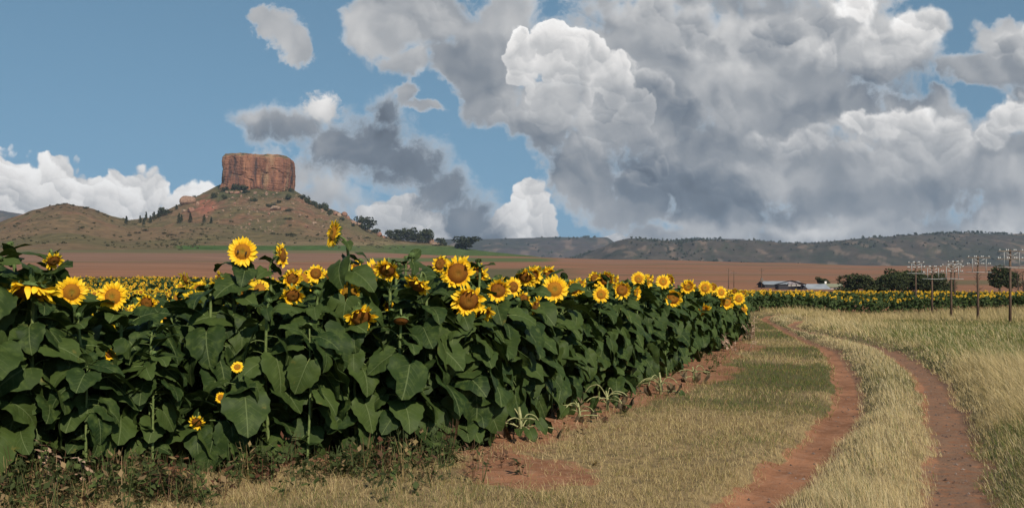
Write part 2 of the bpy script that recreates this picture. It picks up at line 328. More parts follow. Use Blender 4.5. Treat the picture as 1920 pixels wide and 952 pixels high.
def rut(x, y):
    dl, sl, al = poly_dist(RUT_L, x, y); dr, sr, ar = poly_dist(RUT_R, x, y)
    return dl, sl, dr, sr
def ground_z(x, y, detail=True):
    x = np.asarray(x, float); y = np.asarray(y, float); z = base_z(x, y)
    if detail:
        near = sstep(140, 60, np.hypot(x, y))
        n = fbm(x*.9, y*.9, 4, 3)-.5; n2 = fbm(x*5, y*5, 3, 9)-.5
        dl, sl, dr, sr = rut(x, y)
        wl = .19+.10*(fbm(x*.8, y*.8, 2, 5)-.5); cut = np.maximum(sstep(wl+.26, wl-.08, dl), sstep(wl+.34, wl-.04, dr))
        hump = ((sl > 0) & (sr < 0) & (dl < 2.4) & (dr < 2.4))*sstep(.25, .8, np.minimum(dl, dr))
        shoulder = ((sr > 0) & (dr < 3.5))*sstep(.3, .9, dr)*sstep(3.5, 1.2, dr)
        z = z+near*(.10*n+.022*n2-.10*cut+.05*hump+.10*shoulder)
        fd, fs, fa = poly_dist(FIELD_EDGE, x, y)
        z = z+near*.05*sstep(1.0, 0, np.abs(fd))*(fbm(x*2.2, y*2.2, 3, 21))
    return z
# ---- the ground sheet: rings round the viewpoint so that detail follows distance
def build_ground():
    a = np.concatenate([np.linspace(-180, -36, 60, endpoint=False), np.linspace(-36, 36, 760, endpoint=False), np.linspace(36, 180, 61)])[:-1]
    r = np.concatenate([[.6], np.geomspace(1.4, 60, 330, endpoint=False), np.geomspace(60, 1100, 250, endpoint=False), np.geomspace(1100, 13500, 40)])
    A, R = np.meshgrid(np.radians(a), r); X = R*np.sin(A); Y = R*np.cos(A)
    Z = ground_z(X.ravel(), Y.ravel()).reshape(X.shape)
    nr, na = X.shape; I = np.arange(nr*na).reshape(nr, na); J = np.roll(I, -1, axis=1)
    q = np.stack([I[:-1], I[1:], J[1:], J[:-1]], -1)[..., ::-1].reshape(-1, 4)
    v = np.stack([X, Y, Z], -1).reshape(-1, 3)
    x, y = v[:, 0], v[:, 1]; d = np.hypot(x, y); px = px_of(x, y); yy = np.maximum(y, 1); py = HY-F*(v[:, 2]-CZ)/yy
    dl, sl, dr, sr = rut(x, y); fd, fs, fa = poly_dist(FIELD_EDGE, x, y)
    n1 = fbm(x*1.3, y*1.3, 4, 31); n2 = fbm(x*.25, y*.25, 4, 37)
    track = np.maximum(sstep(.33, .17, dl+.26*(n1-.5)+.12*(fbm(x*6, y*6, 2, 51)-.5)), sstep(.37, .19, dr+.28*(n1-.5)+.12*(fbm(x*6, y*6, 2, 52)-.5)))*(d < 130)*sstep(23, 19.5, x+2*(n1-.5))
    gravel = sstep(.8, .2, dr-.12)*(sr > -.1)*(d < 60)+sstep(.7, .25, dl-.1)*(sl > .05)*.8*(d < 60)
    inside = fs < 0                                             # the field side of its edge
    soilw = np.where(inside, 1.0, sstep(1.3, .15, fd+1.5*(n2-.5)+.8*(n1-.5))*sstep(8.6, 9.8, y)*sstep(40, 26, y))
    soilw = np.maximum(soilw, .85*sstep(1.0, .55, np.hypot((x-.05)/.75, (y-8.4)/1.1)+1.1*(n1-.5)))
    soil = np.maximum(track*.999, soilw)*(d < 240)
    dry = np.clip(.5+1.6*(n2-.5)+.9*(fbm(x*.6, y*.6, 3, 77)-.5), 0, 1)
    # far fields: brown tilled land, green strips, olive fallow
    far = sstep(165, 200, y+6*(fbm(x*.02, y*.02, 2, 5)-.5))
    c = np.zeros((len(v), 3)); brown = np.array([.222, .108, .062]); brown2 = np.array([.20, .115, .078]); green = np.array([.085, .105, .036]); olive = np.array([.125, .105, .052]); tan = np.array([.20, .15, .085])
    c[:] = brown
    wob = 5*(fbm(x*.012, y*.004, 3, 61)-.5); q_ = py+wob
    def put(mask, colr): 
        m = np.clip(mask, 0, 1)[:, None]; c[:] = c*(1-m)+np.array(colr)*m
    band = lambda a_, b_, s_=1.2: sstep(a_-s_, a_+s_, q_)*sstep(b_+s_, b_-s_, q_)
    put(sstep(.46, .62, fbm(x*.006, y*.012, 4, 66))*.55, brown2)
    put(band(474, 491)*sstep(800, 700, px), brown2)
    put(band(489.5, 491.5, .7)*sstep(800, 500, px)*.6, olive)
    put(band(503, 530, 3)*sstep(620, 820, px)*sstep(1120, 1000, px), olive*.8)
    put(band(440, 474.5)*sstep(1000, 900, px), olive)
    put(band(484, 490)*sstep(640, 720, px)*sstep(1060, 1010, px), green)
    for yy_, w_, a_ in ((495.5, .7, .7), (503, .6, .8), (515.5, .7, .85), (528, .9, .5)):
        put(band(yy_-w_, yy_+w_, .6)*sstep(960, 1040, px)*a_*np.clip(.3+1.4*fbm(x*.01, y*.02, 2, 71), 0, 1), olive*.9)
    put(band(526, 534, 2)*sstep(1690, 1760, px)*.8, olive)
    put(sstep(950, 1000, y), (.10, .09, .05))
    g = link_mesh('ground', v, q)
    me = g.data
    def put_attr(n, arr):
        at = me.attributes.new(n, 'FLOAT', 'POINT'); at.data.foreach_set('value', arr.astype(np.float32))
    put_attr('soil', soil); put_attr('gravel', gravel*track); put_attr('dry', dry); put_attr('far', far)
    at = me.color_attributes.new('fields', 'FLOAT_COLOR', 'POINT'); cc = np.ones((len(v), 4), np.float32); cc[:, :3] = c; at.data.foreach_set('color', cc.ravel())
    m, t, b = new_mat('earth_and_turf'); P = pos(t)
    f1 = t.noise(P, 9, 6, .6); f2 = t.noise(P, 1.3, 5, .6); f3 = t.noise(P, 60, 3, .6)
    soilc = t.mix(t.mr(f2, .35, .65), (.185, .085, .046), (.30, .142, .078)); soilc = t.mix(t.mr(f1, .45, .72), soilc, (.275, .148, .092)); 
    grav = t.mix(t.mr(t.voro(P, 26, 1, .5, rnd=1), .12, .4), (.27, .172, .118), (.185, .112, .074))
    soilc = t.mix(t.m('MULTIPLY', t.attr('gravel', 'Fac'), t.mr(f1, .3, .6)), soilc, grav)
    turf = t.mix(t.mr(t.attr('dry', 'Fac'), .25, .75), (.095, .088, .036), (.25, .18, .09)); turf = t.mix(t.mr(f1, .4, .75), turf, (.10, .075, .045))
    colr = t.mix(t.mr(t.m('ADD', t.attr('soil', 'Fac'), t.m('MULTIPLY', t.m('SUBTRACT', f1, .5), .5)), .35, .65), turf, soilc)
    ff = t.m('ADD', t.m('MULTIPLY', t.noise(t.vm('MULTIPLY', P, (.012, .05, .1)), 1.0, 8, .66), .6), t.m('MULTIPLY', t.noise(t.vm('MULTIPLY', P, (.05, .6, .1)), 1.0, 4, .6), .4))
    fld = t.mix(1.0, t.attr('fields'), t.ramp(ff, [(.34, (.66, .68, .70)), (.5, (.98, .98, .98)), (.66, (1.24, 1.2, 1.16))]), 'MULTIPLY')
    colr = t.mix(t.attr('far', 'Fac'), colr, fld)
    t.l.new(colr, b.inputs['Base Color']); b.inputs['Roughness'].default_value = .95; b.inputs['Specular IOR Level'].default_value = .1
    bump(t, b, t.m('ADD', t.m('MULTIPLY', f1, .6), t.m('MULTIPLY', f3, .25)), .6, .06)
    me.materials.append(m); tag(g, kind='structure'); return g
build_ground()

# ---- the two-humped hill that carries the butte
SKX = np.array([-600, -350, -200, -100, 0, 40, 60, 100, 125, 160, 200, 240, 280, 310, 345, 380, 400, 414, 430, 480, 545, 560, 590, 620, 650, 690, 720, 760, 830, 870, 920, 1000, 1060, 1200])
SKY = np.array([440, 436, 434, 428, 417, 404, 395, 384, 381, 388, 402, 413, 408, 396, 379, 363, 353, 347, 343, 342, 352, 361, 380, 393, 406, 429, 443, 452, 457, 465, 472, 480, 489, 520])
def hill_R(px): return 1180+320*sstep(120, 420, px)-250*sstep(650, 1000, px)
def hill_z(px, d):
    R = hill_R(px); sk = np.interp(px, SKX, SKY); sk = sk if np.ndim(sk) else float(sk)
    zt = CZ+(HY-sk)*R/F
    toe = 640+0*px; z0 = base_z((px-CX)*toe/F, toe)-1.0
    t = (d-toe)/(R-toe); e = 1.35+.45*np.exp(-((px-480)/130)**2)
    up = z0+(zt-z0)*np.clip(t, 0, 1)**e
    zb = 12.0; k = sstep(1.0, 2.3, (d-toe)/(R-toe)); down = zt*(1-k)+zb*k
    z = np.where(t <= 1, up, down)
    x = (px-CX)*d/F
    rough = (fbm(x*.012, d*.012, 5, 91)-.5)*16+(fbm(x*.06, d*.06, 4, 93)-.5)*5
    amp = np.clip((z-z0)/70, 0, 1)*sstep(1.6, .9, np.abs(t)+.0)*(.35+.65*sstep(0, .9, 1-np.abs(t-1)*.4))
    amp = amp*np.where(t <= 1, np.clip(1.15-.95*sstep(.86, 1.0, t), .2, 1), .5)
    return z+rough*amp
def hill_at(px, d):
    return float(hill_z(np.array([float(px)]), np.array([float(d)]))[0])
def on_hill(px, py):
    """the first point of the hill or ground met by the view line through a photo pixel"""
    ds = np.linspace(650, 1800, 1400); p = np.full(ds.shape, float(px))
    z = np.maximum(hill_z(p, ds), base_z((p-CX)*ds/F, ds)); q = HY-F*(z-CZ)/ds
    k = np.argmax(q <= py); 
    if q[k] > py: k = int(np.argmin(q))
    d = ds[k]; return Vector(((px-CX)*d/F, d, z[k]))
def build_hill():
    p = np.concatenate([np.linspace(-600, -60, 60, endpoint=False), np.linspace(-60, 1000, 640, endpoint=False), np.linspace(1000, 1200, 40)])
    d = np.concatenate([np.linspace(635, 1000, 110, endpoint=False), np.linspace(1000, 1560, 220, endpoint=False), np.geomspace(1560, 2800, 40)])
    PX, D = np.meshgrid(p, d); Z = hill_z(PX.ravel(), D.ravel()).reshape(PX.shape); X = (PX-CX)*D/F
    nr, na = X.shape; I = np.arange(nr*na).reshape(nr, na)
    q = np.stack([I[:-1, :-1], I[:-1, 1:], I[1:, 1:], I[1:, :-1]], -1).reshape(-1, 4)
    v = np.stack([X, D, Z], -1).reshape(-1, 3); x, y = v[:, 0], v[:, 1]; px = PX.ravel(); py = HY-F*(v[:, 2]-CZ)/y
    c = np.zeros((len(v), 3)); khaki = np.array([.160, .109, .063]); rust = np.array([.180, .092, .060]); greeny = np.array([.100, .092, .044])
    n = fbm(x*.01, y*.006, 5, 101); n2 = fbm(x*.04, y*.02, 4, 103); n3 = fbm(x*.15, y*.08, 3, 105)
    c[:] = khaki
    def put(m, col): m = np.clip(m, 0, 1)[:, None]; c[:] = c*(1-m)+np.array(col)*m
    put(sstep(.42, .62, n)*.7, greeny); put(sstep(.50, .62, n2)*.65*sstep(455, 400, py), rust)
    put(sstep(438, 380, py)*sstep(200, 340, px)*sstep(700, 560, px)*.45*sstep(.35, .6, n2+.3*(n-.5)), rust)
    put(sstep(26, 12, np.hypot(px-385, (py-384)*1.1))*.85*sstep(.35, .55, n2+.1), (.30, .115, .078))
    put(sstep(.58, .66, n3)*.55*sstep(450, 420, py), (.075, .070, .038))
    put(sstep(381, 366, py+8*(n2-.5))*sstep(395, 415, px)*sstep(566, 545, px)*.75, (.058, .066, .030))
    put(sstep(404, 388, py+10*(n2-.5))*sstep(230, 190, px)*.7, (.12, .078, .050))
    wob = 3*(n-.5)
    put(sstep(459.5, 461, py+wob)*sstep(475, 473, py+wob)*sstep(318, 338, px+20*(n2-.5))*sstep(720, 640, px), (.060, .104, .030))
    put(sstep(452, 460, py-.03*(px-700)+wob)*sstep(620, 760, px), (.070, .105, .032))
    put(sstep(451, 456, py+wob)*sstep(461, 459, py+wob)*sstep(400, 560, px)*sstep(800, 700, px)*.8, (.20, .15, .085))
    put(sstep(475, 477, py+wob)*sstep(760, 700, px), (.18, .10, .070))
    put(sstep(486, 488, py)*sstep(690, 760, px), (.27, .125, .08))
    m, t, b = new_mat('hill_grass'); P = pos(t)
    f1 = t.noise(P, .09, 8, .62); f2 = t.noise(P, .5, 5, .65)
    colr = t.mix(1.0, t.attr('tint'), t.ramp(f1, [(.3, (.62, .64, .66)), (.7, (1.30, 1.25, 1.2))]), 'MULTIPLY')
    colr = t.mix(t.mr(f2, .62, .70), colr, (.07, .066, .036)); t.l.new(colr, b.inputs['Base Color']); b.inputs['Roughness'].default_value = 1; b.inputs['Specular IOR Level'].default_value = .05
    bump(t, b, t.m('ADD', f1, t.m('MULTIPLY', f2, .25)), .7, 4.0)
    h = link_mesh('hill', v, q, m, cols=c); tag(h, kind='structure'); return h
build_hill()

# ---- far ridges
def ridge(name, sx, sy, dist, depth, pxr, basecol, n, seed, rough=1.0, rocks=(.22, .15, .11), zb=8.0):
    p = np.linspace(pxr[0], pxr[1], n); tt = np.concatenate([np.linspace(0, 1, 90, endpoint=False), np.linspace(1, 2, 24)])
    PX, T = np.meshgrid(p, tt); D = dist-depth+T*depth; X = (PX-CX)*D/F
    sk = np.interp(PX, sx, sy); zt = CZ+(HY-sk)*dist/F
    prof = np.where(T <= 1, .10*T+.90*(T**1.1*.55+.45*sstep(.45, .92, T)), 1-sstep(1.0, 2.0, T))
    Z = zb+(zt-zb)*prof
    r = (fbm(X*.004*rough, D*.004*rough, 6, seed)-.5)*dist*.016+(fbm(X*.02*rough, D*.02*rough, 4, seed+7)-.5)*dist*.004
    Z += r*np.clip(np.minimum(T, 1.05-T)*5, .05, 1)*(T <= 1.05)
    nr, na = X.shape; I = np.arange(nr*na).reshape(nr, na)
    q = np.stack([I[:-1, :-1], I[:-1, 1:], I[1:, 1:], I[1:, :-1]], -1).reshape(-1, 4)
    v = np.stack([X, D, Z], -1).reshape(-1, 3); x, y = v[:, 0], v[:, 1]; T1 = T.ravel()
    c = np.zeros((len(v), 3)); c[:] = basecol
    n1 = fbm(x*.006*rough, y*.004*rough, 5, seed+1); n2 = fbm(x*.03*rough, y*.012*rough, 4, seed+2)
    def put(m_, col): m_ = np.clip(m_, 0, 1)[:, None]; c[:] = c*(1-m_)+np.array(col)*m_
    put(sstep(.45, .58, n1)*.75, (.036, .040, .029)); put(sstep(.60, .68, n2)*sstep(.35, .6, T1)*.45, rocks); put(sstep(.30, .05, T1)*.8, (.032, .040, .024))
    put(sstep(.60, .68, fbm(x*.05*rough, y*.03*rough, 3, seed+3))*.7, (.03, .036, .022))
    m, t, b = new_mat(name+'_scrub'); P = pos(t); f1 = t.noise(P, .02*rough, 8, .65)
    colr = t.mix(1.0, t.attr('tint'), t.ramp(f1, [(.3, (.66, .68, .70)), (.7, (1.32, 1.3, 1.26))]), 'MULTIPLY'); t.l.new(colr, b.inputs['Base Color'])
    b.inputs['Roughness'].default_value = 1; b.inputs['Specular IOR Level'].default_value = .05
    o = link_mesh(name, v, q, m, cols=c); tag(o, kind='structure'); return o
ridge('distant_ridge', [-800, -300, -60, 0, 20, 60, 500, 800, 890, 930, 1000, 1010, 1080, 1140, 1143, 1152, 1200, 1255, 1270, 1310, 1395, 1400, 1500, 2000, 2600],
      [410, 405, 400, 400, 402, 406, 440, 448, 448, 447, 446, 444.5, 444.5, 444, 446, 453, 453, 452, 448.5, 448, 448.5, 452, 458, 458, 458], 5200, 2200, (-900, 2700), (.062, .050, .045), 900, 201, .6)
ridge('far_hills', [1000, 1080, 1130, 1148, 1165, 1178, 1195, 1250, 1330, 1400, 1480, 1520, 1560, 1620, 1680, 1750, 1830, 1880, 1920, 2100, 2600],
      [500, 482, 462, 454, 449, 446, 446, 450, 452, 454.5, 455.5, 454, 450.5, 445, 440.5, 438, 436.5, 438, 440, 446, 452], 3300, 1500, (1000, 2700), (.060, .050, .040), 800, 231, 1.0)
# ================================================================== sunflowers
R = random.Random(5)
def leaf_material(name, attr_tint):
    m, t, b = new_mat(name)
    lc = t.sep(t.attr('blade', 'Vector')); ax = t.m('ABSOLUTE', lc[1])
    mid = t.mr(ax, .010, .022, 1.0, 0.0)
    fr = t.m('ABSOLUTE', t.m('SUBTRACT', t.m('FRACT', t.m('MULTIPLY', t.m('SUBTRACT', lc[0], t.m('MULTIPLY', ax, .85)), 5.5)), .5))
    lat = t.m('MULTIPLY', t.mr(fr, .03, .075, 1.0, 0.0), t.mr(ax, .36, .05, 0.0, .55))
    vein = t.m('MAXIMUM', mid, lat)
    if attr_tint: var = t.sep(t.attr('tint', 'Vector'))[0]
    else: var = t.n.new('ShaderNodeObjectInfo').outputs['Random']
    P = pos(t); f = t.noise(P, 14, 4, .6)
    base = t.mix(var, (.014, .029, .008), (.046, .070, .017)); base = t.mix(t.mr(f, .45, .75), base, (.056, .082, .020))
    base = t.mix(t.mr(t.noise(P, 5, 5, .62), .655, .74, 0, .65), base, (.15, .125, .03))          # yellowing patches
    base = t.mix(t.m('MULTIPLY', vein, .55), base, (.13, .165, .065))
    t.l.new(base, b.inputs['Base Color']); b.inputs['Roughness'].default_value = .58; b.inputs['Specular IOR Level'].default_value = .13
    bump(t, b, t.m('ADD', t.m('MULTIPLY', vein, -.6), t.m('MULTIPLY', f, .5)), .55, .012)
    tr = t.n.new('ShaderNodeBsdfTranslucent'); t.l.new(t.mix(.5, base, (.10, .16, .02)), tr.inputs[0])
    mx = t.n.new('ShaderNodeMixShader'); mx.inputs[0].default_value = .10; o = t.n['Material Output']
    t.l.new(b.outputs[0], mx.inputs[1]); t.l.new(tr.outputs[0], mx.inputs[2]); t.l.new(mx.outputs[0], o.inputs[0]); return m
M_LEAF = leaf_material('sunflower_leaf', False); M_LEAFM = leaf_material('sunflower_leaf_mass', True)
M_STEM, t, b = new_mat('sunflower_stem'); f = t.noise(pos(t), 25, 4, .6)
t.l.new(t.mix(t.mr(f, .35, .7), (.085, .125, .036), (.15, .185, .06)), b.inputs['Base Color']); b.inputs['Roughness'].default_value = .6; bump(t, b, f, .4, .01)
M_BRACT, t, b = new_mat('sunflower_bract'); f = t.noise(pos(t), 30, 3, .6)
t.l.new(t.mix(t.mr(f, .35, .7), (.055, .090, .025), (.11, .155, .045)), b.inputs['Base Color'])
M_PETAL, t, b = new_mat('sunflower_petal'); f = t.noise(pos(t), 40, 3, .6); rr = t.sep(t.attr('blade', 'Vector'))[0]
pc = t.mix(t.mr(rr, .0, .55), (.88, .44, .008), (.97, .64, .025)); pc = t.mix(t.mr(f, .5, .8), pc, (.92, .54, .014))
t.l.new(pc, b.inputs['Base Color']); b.inputs['Roughness'].default_value = .6
tr = t.n.new('ShaderNodeBsdfTranslucent'); t.l.new(pc, tr.inputs[0]); mx = t.n.new('ShaderNodeMixShader'); mx.inputs[0].default_value = .30
t.l.new(b.outputs[0], mx.inputs[1]); t.l.new(tr.outputs[0], mx.inputs[2]); t.l.new(mx.outputs[0], t.n['Material Output'].inputs[0])
def disc_mat(name, stops):
    m, t, b = new_mat(name); r = t.sep(t.attr('blade', 'Vector'))[0]; P = t.attr('blade', 'Vector'); s = t.sep(P)
    v = t.voro(t.xyz(s[1], s[2], 0), 34, 0, .5, rnd=.6, dim='2D')
    c = t.ramp(r, stops); c = t.mix(t.mr(v, .1, .6), c, t.mix(.55, c, (.05, .02, .005)))
    t.l.new(c, b.inputs['Base Color']); b.inputs['Roughness'].default_value = .85; bump(t, b, v, .8, -.006); return m
M_DISC = disc_mat('seed_disc_orange', [(0, (.36, .27, .025)), (.25, (.42, .23, .018)), (.45, (.58, .25, .014)), (.8, (.56, .22, .012)), (1, (.42, .15, .01))])
M_DISCB = disc_mat('seed_disc_brown', [(0, (.30, .15, .016)), (.4, (.36, .14, .011)), (.8, (.27, .095, .009)), (1, (.13, .05, .006))])
M_DISCY = disc_mat('seed_disc_ripe', [(0, (.38, .22, .016)), (.6, (.42, .22, .012)), (.9, (.30, .14, .01)), (1, (.16, .07, .01))])
M_DRY, t, b = new_mat('withered_leaf'); f = t.noise(pos(t), 18, 4, .6)
t.l.new(t.mix(t.mr(f, .35, .7), (.055, .042, .028), (.16, .12, .06)), b.inputs['Base Color'])
M_PALE, t, b = new_mat('bare_stalk'); f = t.noise(pos(t), 25, 3, .6)
t.l.new(t.mix(t.mr(f, .35, .7), (.19, .20, .085), (.32, .31, .15)), b.inputs['Base Color'])

HEART = np.array([(0, 1.0), (8, .90), (18, .775), (32, .67), (50, .605), (70, .555), (90, .515), (110, .49), (130, .47), (150, .42), (166, .30), (180, .10)])
def leaf_arrays(L, pet, phi0, bend, fold, seed, na=28, rings=(.0, .3, .58, .82, 1.0), petiole=True, wide=1.0):
    """petiole from the stem axis along +X, then a heart-shaped blade; returns verts, faces, mat ids, blade coords"""
    rg = random.Random(seed); V = []; Fc = []; Mi = []; B = []
    pa = math.radians(32+rg.uniform(-12, 14)); n = 6; pts = []
    x = z = 0.0; an = pa
    for k in range(6):
        pts.append((x, 0, z)); x += pet/5*math.cos(an); z += pet/5*math.sin(an); an += (phi0-pa)/5*.9
    if petiole:
        mb = MB(); mb.tube(pts, [.0055*L/.26*(1-.06*k) for k in range(6)], 5, cap=False)
        V += mb.v; Fc += mb.f; Mi += [1]*len(mb.f); B += [(-1, 0, 0)]*len(mb.v)
    ex, ez = pts[-1][0], pts[-1][2]; b0 = len(V)
    ph = [rg.uniform(0, 6.28) for _ in range(6)]; rp = rg.uniform(.03, .07); tw = rg.uniform(-.5, .5)
    def place(ly, lx):
        s = ly; a = phi0-bend*max(s, -.2)*.5
        px_ = ex+L*s*math.cos(a); pz = ez+L*s*math.sin(a); nx, nz = -math.sin(phi0-bend*max(s, 0)), math.cos(phi0-bend*max(s, 0))
        h = L*(fold*abs(lx)-1.1*fold*lx*lx*1.2+.16*(float(fbm(np.array([ly*3.2+seed]), np.array([lx*3.2+.3*seed]), 2, seed))-.5)*min(1, abs(lx)*4+max(ly-.2, 0))+rp*(math.sin(9*ly+ph[0])*abs(lx)*2+.6*math.sin(17*lx+ph[1])*(ly+.3))+tw*lx*ly*.35)
        return (px_+nx*h, L*lx*wide, pz+nz*h)
    for ri, r in enumerate(rings):
        if r == 0: V.append(place(0, 0)); B.append((0, 0, 0)); continue
        for k in range(na):
            th = 360*k/na-180; q = np.interp(abs(th), HEART[:, 0], HEART[:, 1])*r
            if r == 1.0: q *= (1.035 if k % 2 else .965)
            ly, lx = q*math.cos(math.radians(th)), q*math.sin(math.radians(th)); V.append(place(ly, lx)); B.append((ly, lx, 0))
    for k in range(na):
        if k == 0 : pass
        k2 = (k+1) % na
        Fc.append((b0, b0+1+k, b0+1+k2)); Mi.append(0)
        for ri in range(len(rings)-2):
            o = b0+1+ri*na; Fc.append((o+k, o+na+k, o+na+k2, o+k2)); Mi.append(0)
    return V, Fc, Mi, B
def add_blade(o, B):
    at = o.data.attributes.new('blade', 'FLOAT_VECTOR', 'POINT'); at.data.foreach_set('vector', np.array(B, np.float32).ravel())
def mesh_from(V, Fc, Mi, B, name, mats):
    o = link_mesh(name, np.array(V), Fc, mats, None, True, Mi); add_blade(o, B); me = o.data; bpy.data.objects.remove(o); return me
LEAVES = []
for k in range(12):
    LEAVES.append(mesh_from(*leaf_arrays(.208*(.80+.04*k), .13+.012*(k % 5), math.radians([5, -18, -35, -50, -8, -60, -28, -42, 12, -70, -22, -55][k]), [1.1, 1.0, .8, .6, 1.4, .5, 1.2, .9, .8, .35, 1.0, .7][k], .16+.03*(k % 4), 40+k, wide=[1, 1.08, .95, 1.12, 1, 1.05][k % 6]), 'leaf', [M_LEAF, M_STEM]))
SMALL = [mesh_from(*leaf_arrays(.15, .04, math.radians(a), bnd, .3, 70+i, na=20, wide=.8), 'small_leaf', [M_LEAF, M_STEM]) for i, (a, bnd) in enumerate([(35, .9), (10, 1.2), (-25, .8), (55, .6)])]
DEAD = [mesh_from(*leaf_arrays(.2, .07, math.radians(-75), .3, .6, 90+i, na=18, wide=.5), 'withered_leaf', [M_DRY, M_DRY]) for i in range(2)]

# ---- heads: front faces +X, radius of the whole flower = 1
def petals_arrays(kind, seed, np_=26):
    rg = random.Random(seed); V = []; Fc = []; B = []
    for layer in range(2):
        n = np_ if layer == 0 else int(np_*.7)
        for k in range(n):
            if rg.random() < (.05 if kind == 'open' else .15): continue
            an = 2*math.pi*(k+.5*layer+rg.uniform(-.28, .28))/n; r0 = .48 if kind != 'heavy' else .50
            Ln = rg.uniform(.42, .54)*(1 if layer == 0 else .85); w = rg.uniform(.085, .125)
            if kind == 'open': a0 = rg.uniform(-.15, .30); a1 = a0+rg.uniform(-.5, .35)
            elif kind == 'cup': a0 = rg.uniform(.2, .8); a1 = a0+rg.uniform(-.2, 1.5)
            elif kind == 'heavy': a0 = rg.uniform(-.35, 1.1); a1 = a0+rg.uniform(-.9, 1.9)
            else: a0 = rg.uniform(-.6, .7); a1 = a0+rg.uniform(-1.2, 1.2)
            if kind in ('wilt', 'heavy') and rg.random() < .25: Ln *= .7
            tw = rg.uniform(-.7, .7) if kind == 'open' else rg.uniform(-1.3, 1.3); side = rg.uniform(-.25, .25)*(1 if kind == 'open' else 2.2)
            rows = 6; b0 = len(V); rr = r0; xx = .03*layer
            for i in range(rows):
                s = i/(rows-1); a = a0+(a1-a0)*s; wi = w*(math.sin(math.pi*(.16+.78*s))**.8 if i < rows-1 else .10)
                t_ = tw*s
                for j in (-1, 0, 1):
                    off = j*wi; y_ = off*math.cos(t_); x_ = off*math.sin(t_)-abs(j)*wi*-.35
                    an2 = an+side*s*.5
                    V.append((xx+x_, rr*math.cos(an2)-y_*math.sin(an2), rr*math.sin(an2)+y_*math.cos(an2))); B.append((s, j, 0))
                rr += Ln/(rows-1)*math.cos(a); xx += Ln/(rows-1)*math.sin(a)
            for i in range(rows-1):
                for j in range(2): q = b0+i*3+j; Fc.append((q, q+1, q+4, q+3))
    return V, Fc, [0]*len(Fc), B
def disc_arrays(rd=.55, dome=.16, na=28, nr=9):
    V = [(.02+dome*.75, 0, 0)]; B = [(0, 0, 0)]; Fc = []
    for i in range(1, nr+1):
        r = i/nr
        for k in range(na):
            a = 2*math.pi*k/na; V.append((.02+dome*(.75+.35*math.sin(math.pi*min(r*1.05, 1))-.75*r**3), rd*r*math.cos(a), rd*r*math.sin(a))); B.append((r, r*math.cos(a), r*math.sin(a)))
    for k in range(na):
        k2 = (k+1) % na; Fc.append((0, 1+k, 1+k2))
        for i in range(nr-1): o = 1+i*na; Fc.append((o+k, o+na+k, o+na+k2, o+k2))
    return V, Fc, [0]*len(Fc), B
def back_arrays(seed):
    rg = random.Random(seed); V = []; Fc = []; B = []; na = 20; prof = [(.03, .60), (-.06, .61), (-.14, .52), (-.20, .34), (-.24, .15), (-.34, .09)]
    for (x, r) in prof:
        for k in range(na): a = 2*math.pi*k/na; V.append((x, r*math.cos(a), r*math.sin(a))); B.append((0, 0, 0))
    for i in range(len(prof)-1):
        for k in range(na): k2 = (k+1) % na; Fc.append((i*na+k, (i+1)*na+k, (i+1)*na+k2, i*na+k2))
    for layer in range(3):
        for k in range(20):
            an = 2*math.pi*(k+.5*layer+rg.uniform(-.3, .3))/20; r0 = [.60, .52, .40][layer]; Ln = rg.uniform(.22, .34); a0 = rg.uniform(-.9, .15)-.1*layer; rr, xx = r0, [-.04, -.11, -.18][layer]; b0 = len(V)
            for i in range(4):
                s = i/3; wi = .075*(1-s)**.6+.004; a = a0+s*rg.uniform(-.2, .9)
                for j in (-1, 1): V.append((xx-.02*abs(j), rr*math.cos(an)-j*wi*math.sin(an), rr*math.sin(an)+j*wi*math.cos(an))); B.append((0, 0, 0))
                rr += Ln/3*math.cos(a); xx += Ln/3*math.sin(a)
            for i in range(3): q = b0+2*i; Fc.append((q, q+1, q+3, q+2))
    return V, Fc, [0]*len(Fc), B
PETALS = {k: [mesh_from(*petals_arrays(k, 100+i*7+len(k)), 'petals', [M_PETAL]) for i in range(3)] for k in ('open', 'cup', 'heavy', 'wilt')}
DISC = {k: mesh_from(*disc_arrays(rd, dm), 'seed_disc', [mt]) for k, (rd, dm, mt) in {'orange': (.53, .13, M_DISC), 'brown': (.54, .20, M_DISCB), 'ripe': (.60, .25, M_DISCY), 'dark': (.56, .18, M_DISCB)}.items()}
BACKS = [mesh_from(*back_arrays(150+i), 'flower_head', [M_BRACT]) for i in range(3)]
def bud_mesh():
    V, Fc, Mi, B = back_arrays(171); mb = MB(); 
    V = [(x*1.3+.1 if x < 0 else x, y*.8, z*.8) for x, y, z in V]; d = disc_arrays(.45, .2, 20, 5); o = len(V)
    V += d[0]; Fc = Fc+[tuple(i+o for i in q) for q in d[1]]; B = B+d[3]; return mesh_from(V, Fc, [0]*len(Fc), B, 'flower_bud', [M_BRACT])
BUD = bud_mesh()
def child(name, me, parent, loc=(0, 0, 0), rot=None, scale=1.0):
    o = bpy.data.objects.new(name, me); COL.objects.link(o); o.parent = parent; o.location = loc
    if rot is not None: o.rotation_euler = rot
    o.scale = (scale,)*3 if not isinstance(scale, tuple) else scale; return o
def add_head(root, H, n, rad, petal, disc, rg):
    """flower head (green back and bracts) > petals, seed disc; n = facing"""
    h = child('flower_head', rg.choice(BACKS), root, H, (Vector(n).to_track_quat('X', 'Z')).to_euler(), rad)
    spin = rg.uniform(0, 6.28)
    if petal: child('petals', rg.choice(PETALS[petal]), h, (.015, 0, 0), (spin, 0, 0))
    child('seed_disc', DISC[disc], h, (.01, 0, 0), (spin, 0, 0)); return h
